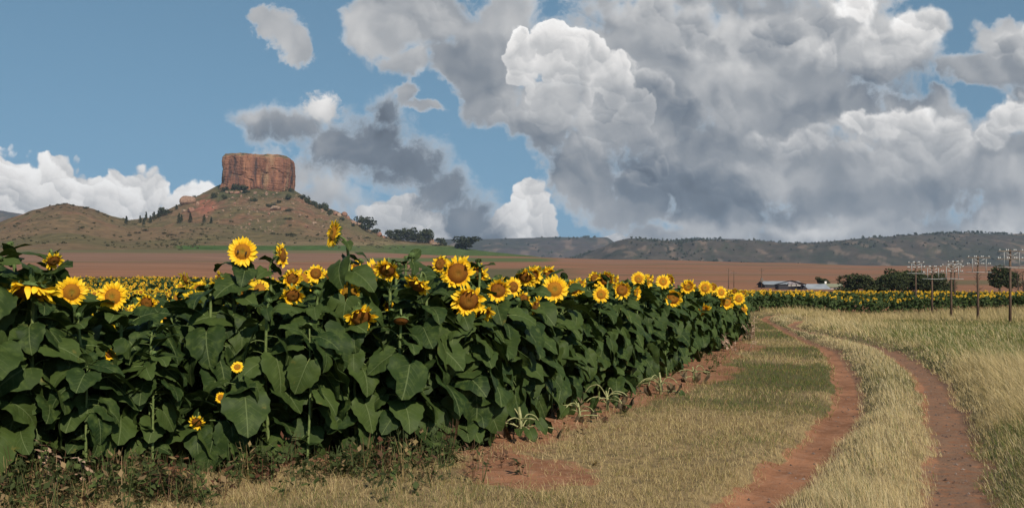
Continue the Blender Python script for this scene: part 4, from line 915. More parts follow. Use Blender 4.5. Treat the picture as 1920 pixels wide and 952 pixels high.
def build_grass():
    rg = np.random.default_rng(8); X = []; Y = []; Sc = []
    for d0, d1, de, ws in ((3.9, 9, 3400, .82), (9, 14, 2000, 1.1), (14, 22, 800, 1.6), (22, 36, 290, 2.6), (36, 60, 100, 4.3), (60, 128, 26, 8.5)):
        x, y = grass_zone(rg, d0, d1, de); X.append(x); Y.append(y); Sc.append(np.full(len(x), ws))
    x, y, ws = np.concatenate(X), np.concatenate(Y), np.concatenate(Sc)
    px = CX+F*x/y; mg = 90+1.3*F/y; ok = (px > -mg) & (px < 1920+mg); x, y, ws = x[ok], y[ok], ws[ok]
    dl, sl, dr, sr = rut(x, y); fd, fs, fa = poly_dist(FIELD_EDGE, x, y); d = np.hypot(x, y)
    n1 = fbm(x*1.3, y*1.3, 4, 31); n2 = fbm(x*.25, y*.25, 4, 37); n3 = fbm(x*.6, y*.6, 3, 77); nf = fbm(x*5, y*5, 2, 41)
    outside = fs > 0
    med = outside & (sl > 0) & (sr < 0); right = outside & ((sr > 0) | (x > 20.5)); verge = outside & (sl < 0) & ~right; med = med & ~right
    u = rg.random(len(x))
    tl = dl+.34*(n1-.5); tr_ = dr+.36*(n1-.5)
    tl = dl+.26*(n1-.5); tr_ = dr+.28*(n1-.5); keep_rut = (tl > .15+.24*u**2) & (tr_ > .17+.24*u**2)
    bare = sstep(1.3, .15, fd+1.5*(n2-.5)+.8*(n1-.5))*sstep(8.6, 9.8, y)*sstep(40, 26, y); bare = np.maximum(bare, .95*sstep(1.0, .55, np.hypot((x-.05)/.75, (y-8.4)/1.1)+1.1*(n1-.5)))
    ok = outside & keep_rut & (u > bare*.985) & (fd > .05)
    # the verge is thinner, with gaps
    ok &= ~(verge & (rg.random(len(x)) < .10+.45*sstep(.58, .40, nf)))
    ok &= ~(med & (rg.random(len(x)) < .30*sstep(.55, .4, nf)))
    def sel(m):
        i = np.where(m & ok)[0]; return i
    # --- verge grass: short, patchy green and dry
    i = sel(verge); k = len(i); w = np.clip(.45+2.6*(n2[i]-.5)+2.2*(n3[i]-.5), 0, 1); r_ = rg.random(k)
    col = mixc(np.tile(GREEN, (k, 1)), np.tile(STRAW, (k, 1)), (r_ < w).astype(float)); col = np.where((rg.random(k) < .28)[:, None], OLIVE, col); col = np.where((rg.random(k) < .16)[:, None], WITHERED, col)
    col *= rg.uniform(.75, 1.15, (k, 1)); h = rg.uniform(.035, .10, k)*(1+.6*(n1[i]-.5))*(1+.35*(ws[i] > 2.5))*np.where(rg.random(k) < .04, 1.8, 1)
    o1 = blades('verge_grass', x[i], y[i], h, .0048*ws[i], rg.uniform(.2, 1.1, k), rg.uniform(0, 6.28, k), col, 2, 'short patchy green and straw coloured grass between the sunflowers and the track', 'grass')
    # --- strip between the ruts
    i = sel(med); k = len(i); e = np.minimum(dl[i], dr[i]); w = np.clip(.80+1.2*(n2[i]-.5)+.5*(n3[i]-.5), 0, 1)
    col = mixc(np.tile(OLIVE*.9, (k, 1)), np.tile(STRAW, (k, 1)), (rg.random(k) < w).astype(float)); col = np.where((rg.random(k) < .36)[:, None], PALE, col); col = np.where((rg.random(k) < .07)[:, None], GREEN*1.2, col); col *= rg.uniform(.78, 1.15, (k, 1))
    clump = fbm(x[i]*3.6, y[i]*3.6, 2, 89); h = rg.uniform(.06, .18, k)*(.45+1.1*clump)*(.55+.65*sstep(.25, .9, e))*np.where(rg.random(k) < .05, 1.5, 1)
    o2 = blades('track_grass', x[i], y[i], h, .0042*ws[i], rg.uniform(.1, .8, k), rg.normal(2.4, .9, k), col, 2, 'dry straw coloured grass on the strip between the two wheel ruts', 'grass')
    # --- tall grass right of the track
    i = sel(right & (d < 60)); k = len(i); pxi = CX+F*x[i]/y[i]; gg = np.maximum(.75*sstep(.50, .62, n2[i]), sstep(1600, 1760, pxi+160*(n3[i]-.5))*sstep(18, 25, y[i])*(.65+.6*sstep(.35, .6, n3[i]))); w = 1-np.clip(gg, 0, 1)*.85
    col = mixc(np.tile(LIME*.8, (k, 1)), np.tile(STRAW*1.05, (k, 1)), (rg.random(k) < w).astype(float)); col = np.where((rg.random(k) < .2)[:, None], PALE, col); col = np.where((rg.random(k) < .16)[:, None], OLIVE, col); col *= rg.uniform(.75, 1.15, (k, 1))
    clump = fbm(x[i]*3.2, y[i]*3.2, 2, 88); h = rg.uniform(.14, .40, k)*(.45+1.1*clump)*(.36+.75*sstep(.3, 1.1, dr[i]))*(1-.35*gg)*np.where(rg.random(k) < .06, 1.35, 1)
    o3 = blades('tall_grass', x[i], y[i], h, .0050*ws[i], rg.uniform(.15, .95, k), rg.normal(2.6, .8, k), col, 3, 'tall dry golden grass leaning over the right side of the track', 'grass')
    # --- far meadow on both sides of the poles
    i = sel(right & (d >= 60)); k = len(i); pxi = CX+F*x[i]/y[i]; gg = sstep(1600, 1700, pxi)*sstep(88, 74, y[i])*(.5+.6*sstep(.35, .6, n3[i])); w = 1-np.clip(gg, 0, 1)*.85
    col = mixc(np.tile(LIME*.7, (k, 1)), np.tile(STRAW, (k, 1)), (rg.random(k) < w).astype(float)); col = np.where((rg.random(k) < .25)[:, None], OLIVE, col); col *= rg.uniform(.75, 1.1, (k, 1))
    h = rg.uniform(.22, .65, k)*(1-.45*np.clip(gg, 0, 1))*np.where(d[i] > 92, 1.3, .8)
    blades('meadow_grass', x[i], y[i], h, .0045*ws[i], rg.uniform(.1, .7, k), rg.normal(2.6, .9, k), col, 2, 'pale meadow grass around the telephone poles before the distant sunflowers', 'grass')
build_grass()
def build_weeds():
    """dark weeds, some turning red and brown, along the foot of the field"""
    rg = np.random.default_rng(15); n = 10500; s = rg.uniform(s0-1.0, s0+27, n); offp = rg.normal(-.2, .42, n)-rg.gamma(1.2, .35, n)*(rg.random(n) < .5)
    p = np.array([edge_point(a, 0.0) for a in s]); q = np.array([edge_point(a, 1.0) for a in s])-p; x, y = (p+q*offp[:, None]).T
    cl = fbm(x*1.1, y*1.1, 3, 61); left = sstep(9.5, 8.8, y)+.10+.35*(cl > .6); fdw, fsw, _ = poly_dist(FIELD_EDGE, x, y); ok = (rg.random(n) < np.clip(.25+1.6*(cl-.4), 0, 1)*np.clip(left, 0, 1)*(.07+.93*sstep(900, 810, CX+F*x/y))) & ((fsw < 0) | (fdw < np.where(y > 9.4, .7, 1.7))); x, y, cl = x[ok], y[ok], cl[ok]; n = len(x)
    z = ground_z(x, y); H = rg.uniform(.06, .30, n)*(.5+cl); V = []; Fq = []; C = []; off = 0
    pal = np.array([[.050, .065, .022], [.075, .10, .03], [.10, .055, .032], [.12, .05, .03], [.24, .165, .085], [.045, .055, .02], [.22, .16, .07]])
    kind = rg.choice(7, n, p=[.28, .22, .14, .03, .12, .15, .06])
    for j in range(11):
        f = rg.uniform(.15, 1, n); az = rg.uniform(0, 6.28, n); L_ = rg.uniform(.03, .085, n); W_ = L_*rg.uniform(.15, .38, n); dr = rg.uniform(-.9, .9, n); sp = H*.35*rg.uniform(0, 1, n)
        c = np.stack([x+np.cos(az)*sp, y+np.sin(az)*sp, z+H*f], -1); dv = np.stack([np.cos(az)*np.cos(dr), np.sin(az)*np.cos(dr), np.sin(dr)], -1)*L_[:, None]; tv = np.stack([-np.sin(az), np.cos(az), rg.uniform(-.4, .4, n)], -1)*W_[:, None]
        V.append(np.stack([c, c+dv*.5+tv, c+dv, c+dv*.5-tv], 1).reshape(-1, 3)); Fq.append(np.arange(n)[:, None]*4+np.array([0, 1, 2, 3])+off); off += 4*n
        C.append(np.repeat(pal[kind]*rg.uniform(.7, 1.3, (n, 1)), 4, axis=0))
    for j in range(3):
        az = rg.uniform(0, 6.28, n); sp = H*.4; w = .0035; a = np.stack([x, y, z-.01], -1); e = np.stack([x+np.cos(az)*sp, y+np.sin(az)*sp, z+H*1.05], -1); tv = np.stack([-np.sin(az)*w, np.cos(az)*w, 0*az], -1)
        V.append(np.stack([a-tv, a+tv, e+tv*.4, e-tv*.4], 1).reshape(-1, 3)); Fq.append(np.arange(n)[:, None]*4+np.array([0, 1, 2, 3])+off); off += 4*n
        C.append(np.repeat(pal[kind]*1.2, 4, axis=0))
    o = link_mesh('weeds', np.concatenate(V), np.concatenate(Fq), [M_GRASS], None, False, None, np.concatenate(C)); tag(o, 'low dark weeds turning red and brown along the foot of the sunflowers', 'weeds', kind='stuff')
build_weeds()
def build_litter():
    """straw and clods on the bare soil, stones in the right rut"""
    rg = np.random.default_rng(25); n = 2600; s = rg.uniform(s0+4, s0+20, n); offp = -rg.gamma(2, .35, n)+.5
    p = np.array([edge_point(a, 0.0) for a in s]); q = np.array([edge_point(a, 1.0) for a in s])-p; x, y = (p+q*offp[:, None]).T; z = ground_z(x, y)+.006
    az = rg.uniform(0, 6.28, n); L_ = rg.uniform(.04, .16, n); w = rg.uniform(.002, .006, n); dv = np.stack([np.cos(az)*L_, np.sin(az)*L_, rg.uniform(-.1, .35, n)*L_], -1); tv = np.stack([-np.sin(az)*w, np.cos(az)*w, 0*w], -1); c = np.stack([x, y, z], -1)
    V = np.stack([c-tv, c+tv, c+dv+tv, c+dv-tv], 1).reshape(-1, 3); C = np.repeat(np.array([.42, .27, .16])*rg.uniform(.6, 1.2, (n, 1)), 4, axis=0)
    o = link_mesh('straw_litter', V, np.arange(n)[:, None]*4+np.array([0, 1, 2, 3]), [M_GRASS], None, False, None, C); tag(o, 'loose straw lying on the bare red soil before the sunflowers', 'straw', kind='stuff')
    n = 2600; k = rg.integers(0, len(RUT_R)-1, n); P = np.array(RUT_R); f = rg.random(n)[:, None]; c = P[k]*(1-f)+P[k+1]*f; ok = (c[:, 1] < 26) & (c[:, 1] > 4.5); c = c[ok]; c = c+rg.normal(.04, .17, c.shape); n = len(c)
    P2 = np.array(RUT_L); k = rg.integers(0, len(RUT_L)-1, 900); f = rg.random(900)[:, None]; c2 = P2[k]*(1-f)+P2[k+1]*f; c2 = c2[(c2[:, 1] < 22) & (c2[:, 1] > 4.5)]; c2 = c2+rg.normal(.10, .14, c2.shape); c = np.concatenate([c, c2]); n = len(c)
    z = ground_z(c[:, 0], c[:, 1]); r = .004+.022*rg.random(n)**4; V = []; base = np.array([(1, 0, 0), (0, 1, 0), (-1, 0, 0), (0, -1, 0), (0, 0, .75), (0, 0, -.5)]); tri = np.array([(0, 1, 4), (1, 2, 4), (2, 3, 4), (3, 0, 4), (1, 0, 5), (2, 1, 5), (3, 2, 5), (0, 3, 5)])
    V = (base[None]*rg.uniform(.6, 1.3, (n, 6, 1))*r[:, None, None]+np.stack([c[:, 0], c[:, 1], z+.001], -1)[:, None]).reshape(-1, 3); Fc = (np.arange(n)[:, None, None]*6+tri[None]).reshape(-1, 3)
    C = np.repeat(np.array([[.17, .12, .10], [.26, .2, .17], [.12, .08, .065]])[rg.integers(0, 3, n)]*rg.uniform(.7, 1.2, (n, 1)), 6, axis=0)
    o = link_mesh('gravel', V, Fc, [M_GRASS], None, False, None, C); tag(o, 'small stones scattered in the wheel ruts', 'gravel', kind='stuff')
build_litter()
# ================================================================== butte, trees, boulders, poles, farm
def build_butte():
    d = 1488.0; cx = (484-CX)*d/F; z0 = CZ+(HY-358)*d/F-6; z1 = CZ+(HY-293)*d/F; na, nh = 260, 90
    a = np.linspace(0, 2*np.pi, na, endpoint=False); h = np.linspace(0, 1, nh); A, Hh = np.meshgrid(a, h)
    ex, ey = 48.5, 38.0; n_ = 5.5; rr = 1/((np.abs(np.cos(A))/ex)**n_+(np.abs(np.sin(A))/ey)**n_)**(1/n_)
    per = A*48
    wq = per+9*(fbm(per*.05, Hh*2.0, 3, 300)-.5); flute = (fbm(wq*.05+3, Hh*1.1, 3, 301)-.5)*9+(fbm(wq*.22, Hh*2.6, 3, 302)-.5)*3.2-2.6*sstep(.03, .0, np.abs(fbm(wq*.035, Hh*1.4, 3, 305)-.5))-.9*sstep(.02, 0, np.abs(fbm(Hh*5, wq*.03, 2, 306)-.5))
    ledge = (fbm(Hh*14, per*.03, 3, 303)-.5)*1.5+(fbm(Hh*40, per*.08, 2, 309)-.5)*1.0
    left = sstep(.1, -1, np.cos(A))                         # the left foot spreads, the right side overhangs slightly
    prof = 1+.035*np.sin(Hh*2.6)-.10*sstep(.88, 1.0, Hh)**2+left*(.10*sstep(.35, 0, Hh)-.03*sstep(.3, .6, Hh))-(1-left)*.06*sstep(.16, 0, Hh)
    alc = -7*np.exp(-(((A-(-1.25+2*np.pi))/.16)**2+((Hh-.40)/.22)**2))-3.5*np.exp(-(((A-(-1.05+2*np.pi))/.10)**2+((Hh-.75)/.10)**2))
    Rr = rr*prof+flute+ledge+alc; X = cx+Rr*np.cos(A); Y = d+Rr*np.sin(A)
    top = z1-2.2*sstep(0, 1, np.cos(A)*.5+.5)+(fbm(per*.12, per*0, 3, 307)-.5)*2.6; Z = z0+(top-z0)*Hh
    V = [np.stack([X, Y, Z], -1).reshape(-1, 3)]; I = np.arange(nh*na).reshape(nh, na); J = np.roll(I, -1, 1)
    q = np.stack([I[:-1], J[:-1], J[1:], I[1:]], -1).reshape(-1, 4); faces = [q]; off = nh*na; prev = I[-1]
    for k, s in enumerate((.93, .8, .55, .25)):
        xx = cx+(X[-1]-cx)*s; yy = d+(Y[-1]-d)*s; zz = Z[-1]+(.9*(k+1))**.6*.6+(fbm(xx*.12, yy*.12, 3, 311)-.5)*1.6
        V.append(np.stack([xx, yy, zz], -1)); cur = np.arange(na)+off; off += na
        faces.append(np.stack([prev, np.roll(prev, -1), np.roll(cur, -1), cur], -1)); prev = cur
    V.append(np.array([[cx, d, z1+2]])); faces.append(np.stack([prev, np.roll(prev, -1), np.full(na, off)], -1))
    m, t, b = new_mat('butte_sandstone'); P = pos(t); Pv = t.vm('MULTIPLY', P, (.085, .085, .013)); Ph = t.vm('MULTIPLY', P, (.02, .02, .22)); N = t.sep(t.n.new('ShaderNodeNewGeometry').outputs['Normal'])
    f1 = t.noise(Pv, 1.0, 7, .62); f2 = t.noise(Ph, 1.0, 6, .6); f3 = t.noise(P, .35, 6, .65); f4 = t.noise(t.vm('MULTIPLY', P, (.035, .035, .012)), 1.0, 4, .5)
    c = t.ramp(f1, [(.30, (.085, .047, .038)), (.44, (.19, .088, .058)), (.56, (.265, .125, .075)), (.70, (.34, .18, .105))])
    c = t.mix(t.mr(f4, .52, .66), c, (.32, .205, .12)); c = t.mix(t.mr(f2, .58, .70, 0, .4), c, (.17, .085, .060)); c = t.mix(t.mr(f1, .41, .33, 0, .85), c, (.060, .040, .036)); c = t.mix(t.mr(f3, .62, .70, 0, .8), c, (.07, .045, .036))
    c = t.mix(t.m('MULTIPLY', t.mr(N[2], .55, .85), .85), c, (.10, .095, .05)); t.l.new(c, b.inputs['Base Color']); b.inputs['Roughness'].default_value = .95; b.inputs['Specular IOR Level'].default_value = .08
    bump(t, b, t.m('ADD', t.m('ADD', t.m('MULTIPLY', f1, .5), f3), t.m('MULTIPLY', f2, .6)), 1.0, 2.5)
    o = link_mesh('rock_butte', np.concatenate(V), faces, m); tag(o, 'flat topped butte of red sandstone crowning the hill', 'butte'); return o
build_butte()

# ---- trees and bushes as clouds of leaf faces
def foliage_mat(name, c1, c2):
    m, t, b = new_mat(name); v = t.attr('tint'); oi = t.n.new('ShaderNodeObjectInfo').outputs['Random']
    c = t.mix(t.sep(v)[0], c1, c2); c = t.mix(t.m('MULTIPLY', oi, .45), c, tuple(.6*q for q in c1)); t.l.new(c, b.inputs['Base Color']); b.inputs['Roughness'].default_value = .8; b.inputs['Specular IOR Level'].default_value = .12; return m
M_DARK = foliage_mat('evergreen_foliage', (.026, .034, .018), (.055, .062, .028)); M_SHRUB = foliage_mat('shrub_foliage', (.050, .050, .024), (.095, .085, .042)); M_TREE = foliage_mat('tree_foliage', (.030, .042, .016), (.068, .080, .030))
M_BARK, t, b = new_mat('dark_bark'); f = t.noise(pos(t), 4, 5, .6); t.l.new(t.mix(f, (.03, .022, .016), (.085, .062, .045)), b.inputs['Base Color'])
def crown_mesh(seed, shape, n, size, lobes, mat):
    """leaf faces through lobed volumes, unit height crown"""
    rg = np.random.default_rng(seed); V = []; tv = []; per = max(n//len(lobes), 1)
    for (lx, ly, lz, lr) in lobes:
        u = rg.normal(size=(per, 3)); u /= np.linalg.norm(u, axis=1)[:, None]; r = lr*rg.uniform(.25, 1.0, per)**.45
        r *= .75+.5*fbm(u[:, 0]*2.2+seed, u[:, 2]*2.2+u[:, 1], 3, seed % 90); c = np.array([lx, ly, lz])+u*r[:, None]*np.array([1, 1, shape])
        a = rg.normal(size=(per, 3)); a /= np.linalg.norm(a, axis=1)[:, None]; bb = np.cross(a, rg.normal(size=(per, 3))); bb /= np.linalg.norm(bb, axis=1)[:, None]; s = (size*rg.uniform(.5, 1.3, per))[:, None]
        V.append(np.stack([c-a*s, c+bb*s*.7, c+a*s, c-bb*s*.7], 1).reshape(-1, 3)); tv.append(np.repeat(np.clip(rg.normal(.5, .22)+rg.normal(0, .2, per), 0, 1), 4))
    V = np.concatenate(V); T_ = np.concatenate(tv); n4 = len(V)//4
    o = link_mesh('crown', V, np.arange(n4)[:, None]*4+np.arange(4), [mat], None, False, None, np.stack([T_]*3, -1)); me = o.data; bpy.data.objects.remove(o); return me
def lobes_round(seed, k=7, w=.42, h0=.30):
    r = random.Random(seed); return [(0, 0, .55, .34)]+[(w*math.cos(a)*r.uniform(.4, 1), w*math.sin(a)*r.uniform(.4, 1), r.uniform(h0, .84), r.uniform(.14, .27)) for a in [2*math.pi*i/k+r.uniform(-.4, .4) for i in range(k)]]
def lobes_cone(seed):
    r = random.Random(seed); return [(r.uniform(-.05, .05), r.uniform(-.05, .05), z, max(.05, .27*(1-z)+.03)) for z in (.12, .25, .38, .52, .66, .8, .93)]
def lobes_bush(seed):
    r = random.Random(seed); return [(r.uniform(-.6, .6), r.uniform(-.3, .3), r.uniform(.15, .5), r.uniform(.22, .42)) for _ in range(5)]
CR = {'round': [crown_mesh(400+i, .9, 1200, .055, lobes_round(400+i, 9, .42, .2)+[(0, 0, .35, .3)], M_DARK) for i in range(4)], 'cone': [crown_mesh(420+i, 1.1, 420, .055, lobes_cone(420+i), M_DARK) for i in range(3)],
      'bush': [crown_mesh(440+i, .8, 420, .08, lobes_bush(440+i), M_DARK) for i in range(4)], 'shrub': [crown_mesh(460+i, .7, 300, .09, lobes_bush(460+i), M_SHRUB) for i in range(4)],
      'farm': [crown_mesh(480+i, .95, 4200, .040, lobes_round(480+i, 14, .52, .12)+[(0, 0, .3, .34)], M_TREE) for i in range(4)], 'tall': [crown_mesh(495, 1.1, 2400, .030, [(0, 0, .86, .15), (-.10, .03, .72, .16), (.10, 0, .68, .15), (-.14, 0, .56, .14), (.05, 0, .50, .14), (-.12, 0, .40, .11), (.16, 0, .42, .12), (-.03, 0, .33, .10), (.15, .02, .82, .10)], M_TREE)]}
def trunk_mesh(seed, h=.6, r=.045):
    rg = random.Random(seed); mb = MB(); mb.tube([(0, 0, -.08), (.01, 0, h*.3), (-.015, .01, h*.65), (.02, 0, h)], [r*1.3, r, r*.7, r*.3], 7)
    for k in range(4):
        a = rg.uniform(0, 6.28); z = h*rg.uniform(.35, .75); L_ = rg.uniform(.2, .34); mb.tube([(0, 0, z), (math.cos(a)*L_*.5, math.sin(a)*L_*.5, z+L_*.45), (math.cos(a)*L_, math.sin(a)*L_, z+L_*.8)], [r*.5, r*.35, r*.1], 5)
    o = mb.build('trunk', [M_BARK]); me = o.data; bpy.data.objects.remove(o); return me
TRUNKS = [trunk_mesh(500+i) for i in range(3)]
def plant_tree(name, p, h, w, kind, label, cat, group, trunk=True, i=0):
    r = empty(name, p, (i*2.1) % 6.28 if kind not in ('tall',) else 0); tag(r, label, cat, group); lst = CR[kind]
    child('crown', lst[i % len(lst)], r, (0, 0, 0), None, (w, w, h))
    if trunk: child('trunk', TRUNKS[i % 3], r, (0, 0, 0), None, (h*.8, h*.8, h))
    return r
# trees along the hill's skyline and slopes: photo column, foot row, height and width in photo pixels, kind
TREES = [
 (237, 419, 13, 9, 'cone'), (263, 418, 13, 8, 'cone'), (270, 421, 12, 7, 'cone'), (274, 413, 15, 7, 'cone'), (282, 418, 13, 8, 'cone'), (289, 411, 13, 11, 'cone'), (297, 409, 12, 10, 'cone'), (303, 406, 17, 12, 'round'), (311, 404, 11, 8, 'cone'), (318, 400, 11, 14, 'bush'), (331, 393, 9, 8, 'cone'), (336, 418, 17, 9, 'cone'), (340, 416, 13, 8, 'cone'), (357, 417, 16, 10, 'cone'), (383, 416, 13, 8, 'cone'), (396, 419, 12, 7, 'cone'), (345, 375, 9, 9, 'bush'), (362, 371, 8, 8, 'bush')]
def tree_spot(px, py): return on_hill(px, py)
for i, (px, py, h, w, kind) in enumerate(TREES):
    p = tree_spot(px, py); s = p.y/F
    lab = ('dark conifer standing in the saddle between the small hill and the butte' if px < 300 else 'dark conifer on the slope left of the butte' if kind == 'cone' else 'dark round tree on the left shoulder of the hill')
    plant_tree('conifer_tree' if kind == 'cone' else 'hill_tree', p-Vector((0, 0, .5)), h*s*1.15, w*s*(1.9 if kind == 'cone' else 1.15), kind, lab, 'tree', 'dark trees on the hill', kind != 'bush', i)
CREST = [(685, 433, 25, 34, 'round', 'big dark tree alone on the right shoulder of the hill, above the tallest sunflower'), (703, 437, 12, 14, 'bush', 'small dark bush just right of the big lone tree on the hill shoulder'),
 (738, 450, 20, 26, 'round', 'leftmost tree of the dark grove on the crest right of the hill'), (752, 452, 16, 20, 'round', 'low tree second in the dark grove on the crest'), (766, 453, 24, 28, 'round', 'rounded tree in the middle of the dark grove on the crest'), (784, 455, 24, 28, 'round', 'wide tree right of the middle of the dark grove on the crest'), (800, 456, 27, 26, 'round', 'rightmost and tallest tree of the dark grove beside the pale rocks'),
 (828, 460, 14, 18, 'round', 'small dark tree alone between the grove and the tree at the end of the crest'), (873, 468, 24, 46, 'round', 'broad dark tree at the lower end of the crest')]
for i, (px, py, h, w, kind, lab) in enumerate(CREST):
    p = on_hill(px, py); s = p.y/F; plant_tree('crest_tree', p-Vector((0, 0, 1)), h*s*1.12, w*s*1.15, kind, lab, 'tree', 'trees on the crest right of the hill', True, i+1)
# bushes
rb = random.Random(31); BUSH = [(447, 356, 14, 16), (458, 357, 10, 20), (497, 346, 9, 9), (485, 350, 8, 12), (505, 355, 9, 12), (527, 357, 13, 17), (546, 360, 8, 10), (421, 358, 8, 14), (412, 353, 7, 10), (404, 371, 12, 11), (421, 374, 9, 10), (475, 378, 9, 10), (464, 362, 7, 12), (541, 374, 11, 12), (540, 396, 5, 12), (524, 381, 7, 6), (511, 388, 8, 10), (520, 393, 8, 10), (503, 388, 7, 8),
 (566, 373, 9, 12), (574, 378, 11, 14), (582, 384, 11, 14), (590, 387, 10, 12), (597, 392, 12, 10), (609, 384, 10, 8), (612, 396, 16, 9), (618, 404, 12, 9), (607, 392, 9, 10), (640, 413, 7, 8), (660, 424, 7, 9)]
for i, (px, py, h, w) in enumerate(BUSH):
    p = on_hill(px, py); s = p.y/F; lab = 'dark bush at the foot of the red cliff' if py < 364 else 'dark bush in the thicket down the right edge of the hill' if px > 560 else 'dark bush on the open slope under the butte'
    plant_tree('hill_bush', p-Vector((0, 0, .6)), h*s*1.45, w*s*1.05, 'bush', lab, 'bush', 'dark bushes around the butte', False, i)
SHR = [(543, 443, 7, 14), (553, 442, 6, 10), (514, 439, 4, 10), (524, 440, 4, 8), (378, 440, 4, 9), (310, 438, 4, 10), (318, 441, 3, 14), (272, 433, 5, 12), (258, 438, 4, 8), (151, 428, 6, 10), (104, 430, 4, 7), (148, 416, 3, 6), (175, 419, 3, 7), (210, 415, 4, 6), (245, 442, 4, 8), (36, 421, 5, 9), (28, 426, 5, 7), (54, 431, 3, 6), (95, 407, 3, 5), (475, 430, 3, 8), (434, 417, 4, 6), (543, 424, 6, 6), (575, 408, 4, 7), (595, 441, 3, 8), (540, 412, 5, 12), (300, 449, 3, 12), (330, 450, 3, 12), (345, 437, 3, 12), (230, 452, 3, 7), (280, 462, 3, 6), (155, 443, 3, 6), (687, 447, 4, 12), (72, 399, 4, 6), (118, 383, 4, 9), (135, 386, 4, 9), (160, 391, 5, 10), (182, 398, 4, 7), (195, 404, 4, 9), (203, 407, 4, 6), (111, 385, 4, 8), (338, 470, 3, 10)]
for i, (px, py, h, w) in enumerate(SHR):
    p = on_hill(px, py); s = p.y/F; lab = 'low brown shrub along the top of the small left hill' if px < 215 and py < 410 else 'low brown shrub on the flank of the small left hill' if px < 235 else 'low brown shrub on the grass slope below the butte'
    plant_tree('low_shrub', p-Vector((0, 0, .3)), h*s*1.4, w*s*1.0, 'shrub', lab, 'shrub', 'low shrubs scattered on the hill', False, i)
# boulders
M_ROCK, t, b = new_mat('fallen_sandstone'); f = t.noise(pos(t), .5, 6, .6); oi = t.n.new('ShaderNodeObjectInfo').outputs['Random']
t.l.new(t.mix(t.mr(f, .35, .65), t.mix(oi, (.15, .075, .054), (.20, .13, .09)), t.mix(oi, (.27, .14, .095), (.32, .23, .165))), b.inputs['Base Color']); b.inputs['Roughness'].default_value = .95; bump(t, b, f, .6, 1.0)
def rock_mesh(seed):
    import bmesh
    bm = bmesh.new(); bmesh.ops.create_icosphere(bm, subdivisions=3, radius=1); rg = random.Random(seed); cuts = [(Vector((rg.gauss(0, 1), rg.gauss(0, 1), rg.gauss(0, .8))).normalized(), rg.uniform(.55, .85)) for _ in range(9)]
    for v in bm.verts:
        for n, dd in cuts:
            k = v.co.dot(n)-dd
            if k > 0: v.co -= n*k*.92
        v.co *= 1+.10*(float(fbm(np.array([v.co.x*2+seed]), np.array([v.co.z*2+v.co.y]), 3, seed)[0])-.5)
    me = bpy.data.meshes.new('boulder'); bm.to_mesh(me); bm.free(); me.materials.append(M_ROCK); return me
ROCKS = [rock_mesh(600+i) for i in range(6)]
BLD = [(352, 382, 24, 17, 'largest boulder, a tilted orange block on the left shoulder of the hill'), (358, 397, 13, 9, 'pale pink boulder just below the largest tilted block'), (517, 394, 17, 10, 'red boulder with dark bushes behind it in the middle of the slope'), (345, 397, 8, 6, None), (370, 385, 8, 7, None), (433, 363, 9, 5, None), (444, 363, 9, 5, None), (425, 362, 6, 4, None), (453, 361, 6, 4, None), (479, 364, 6, 6, None), (500, 366, 6, 7, None), (513, 366, 4, 3, None), (436, 372, 5, 4, None), (452, 370, 4, 5, None), (467, 374, 4, 5, None), (440, 383, 5, 4, None), (418, 396, 5, 3, None), (400, 390, 5, 3, None), (504, 402, 6, 4, None), (468, 422, 5, 4, None), (470, 414, 5, 3, None), (505, 416, 8, 4, None), (549, 383, 5, 3, None), (483, 413, 3, 3, None), (432, 405, 4, 3, None), (388, 408, 4, 3, None),
 (600, 389, 8, 7, None), (604, 396, 5, 5, None), (620, 398, 7, 6, None), (629, 403, 9, 7, None), (636, 406, 8, 8, None), (645, 405, 11, 8, 'pale boulder sticking out on the skyline of the right slope'), (652, 410, 9, 6, None), (664, 420, 12, 8, None), (673, 424, 9, 8, None), (711, 443, 10, 9, None), (720, 446, 6, 5, None), (807, 456, 12, 12, 'pale pink rock beside the rightmost tree of the grove on the crest'), (818, 460, 14, 7, 'flat pink rock slab right of the grove on the crest'), (590, 420, 9, 5, None), (575, 426, 8, 4, None), (562, 405, 5, 4, None), (430, 352, 7, 5, None), (441, 349, 7, 6, None), (484, 351, 8, 6, None), (492, 350, 8, 7, None), (500, 353, 6, 4, None), (455, 352, 6, 4, None), (520, 358, 6, 4, None), (417, 355, 6, 4, None)]
for i, (px, py, w, h, lab) in enumerate(BLD):
    p = on_hill(px, py); s = p.y/F; o = bpy.data.objects.new('boulder', ROCKS[i % 6]); COL.objects.link(o); o.location = p+Vector((0, 0, h*s*.30)); o.scale = (w*s*.62, w*s*.55, h*s*.72); o.rotation_euler = (rb.uniform(-.2, .2), rb.uniform(-.2, .2), rb.uniform(0, 6.28) if not lab else .3)
    tag(o, lab or ('sandstone boulder at the very foot of the cliff' if py < 362 else 'sandstone boulder along the right edge of the hill' if px > 560 else 'sandstone boulder lying on the slope below the butte'), 'boulder', 'boulders fallen round the butte')
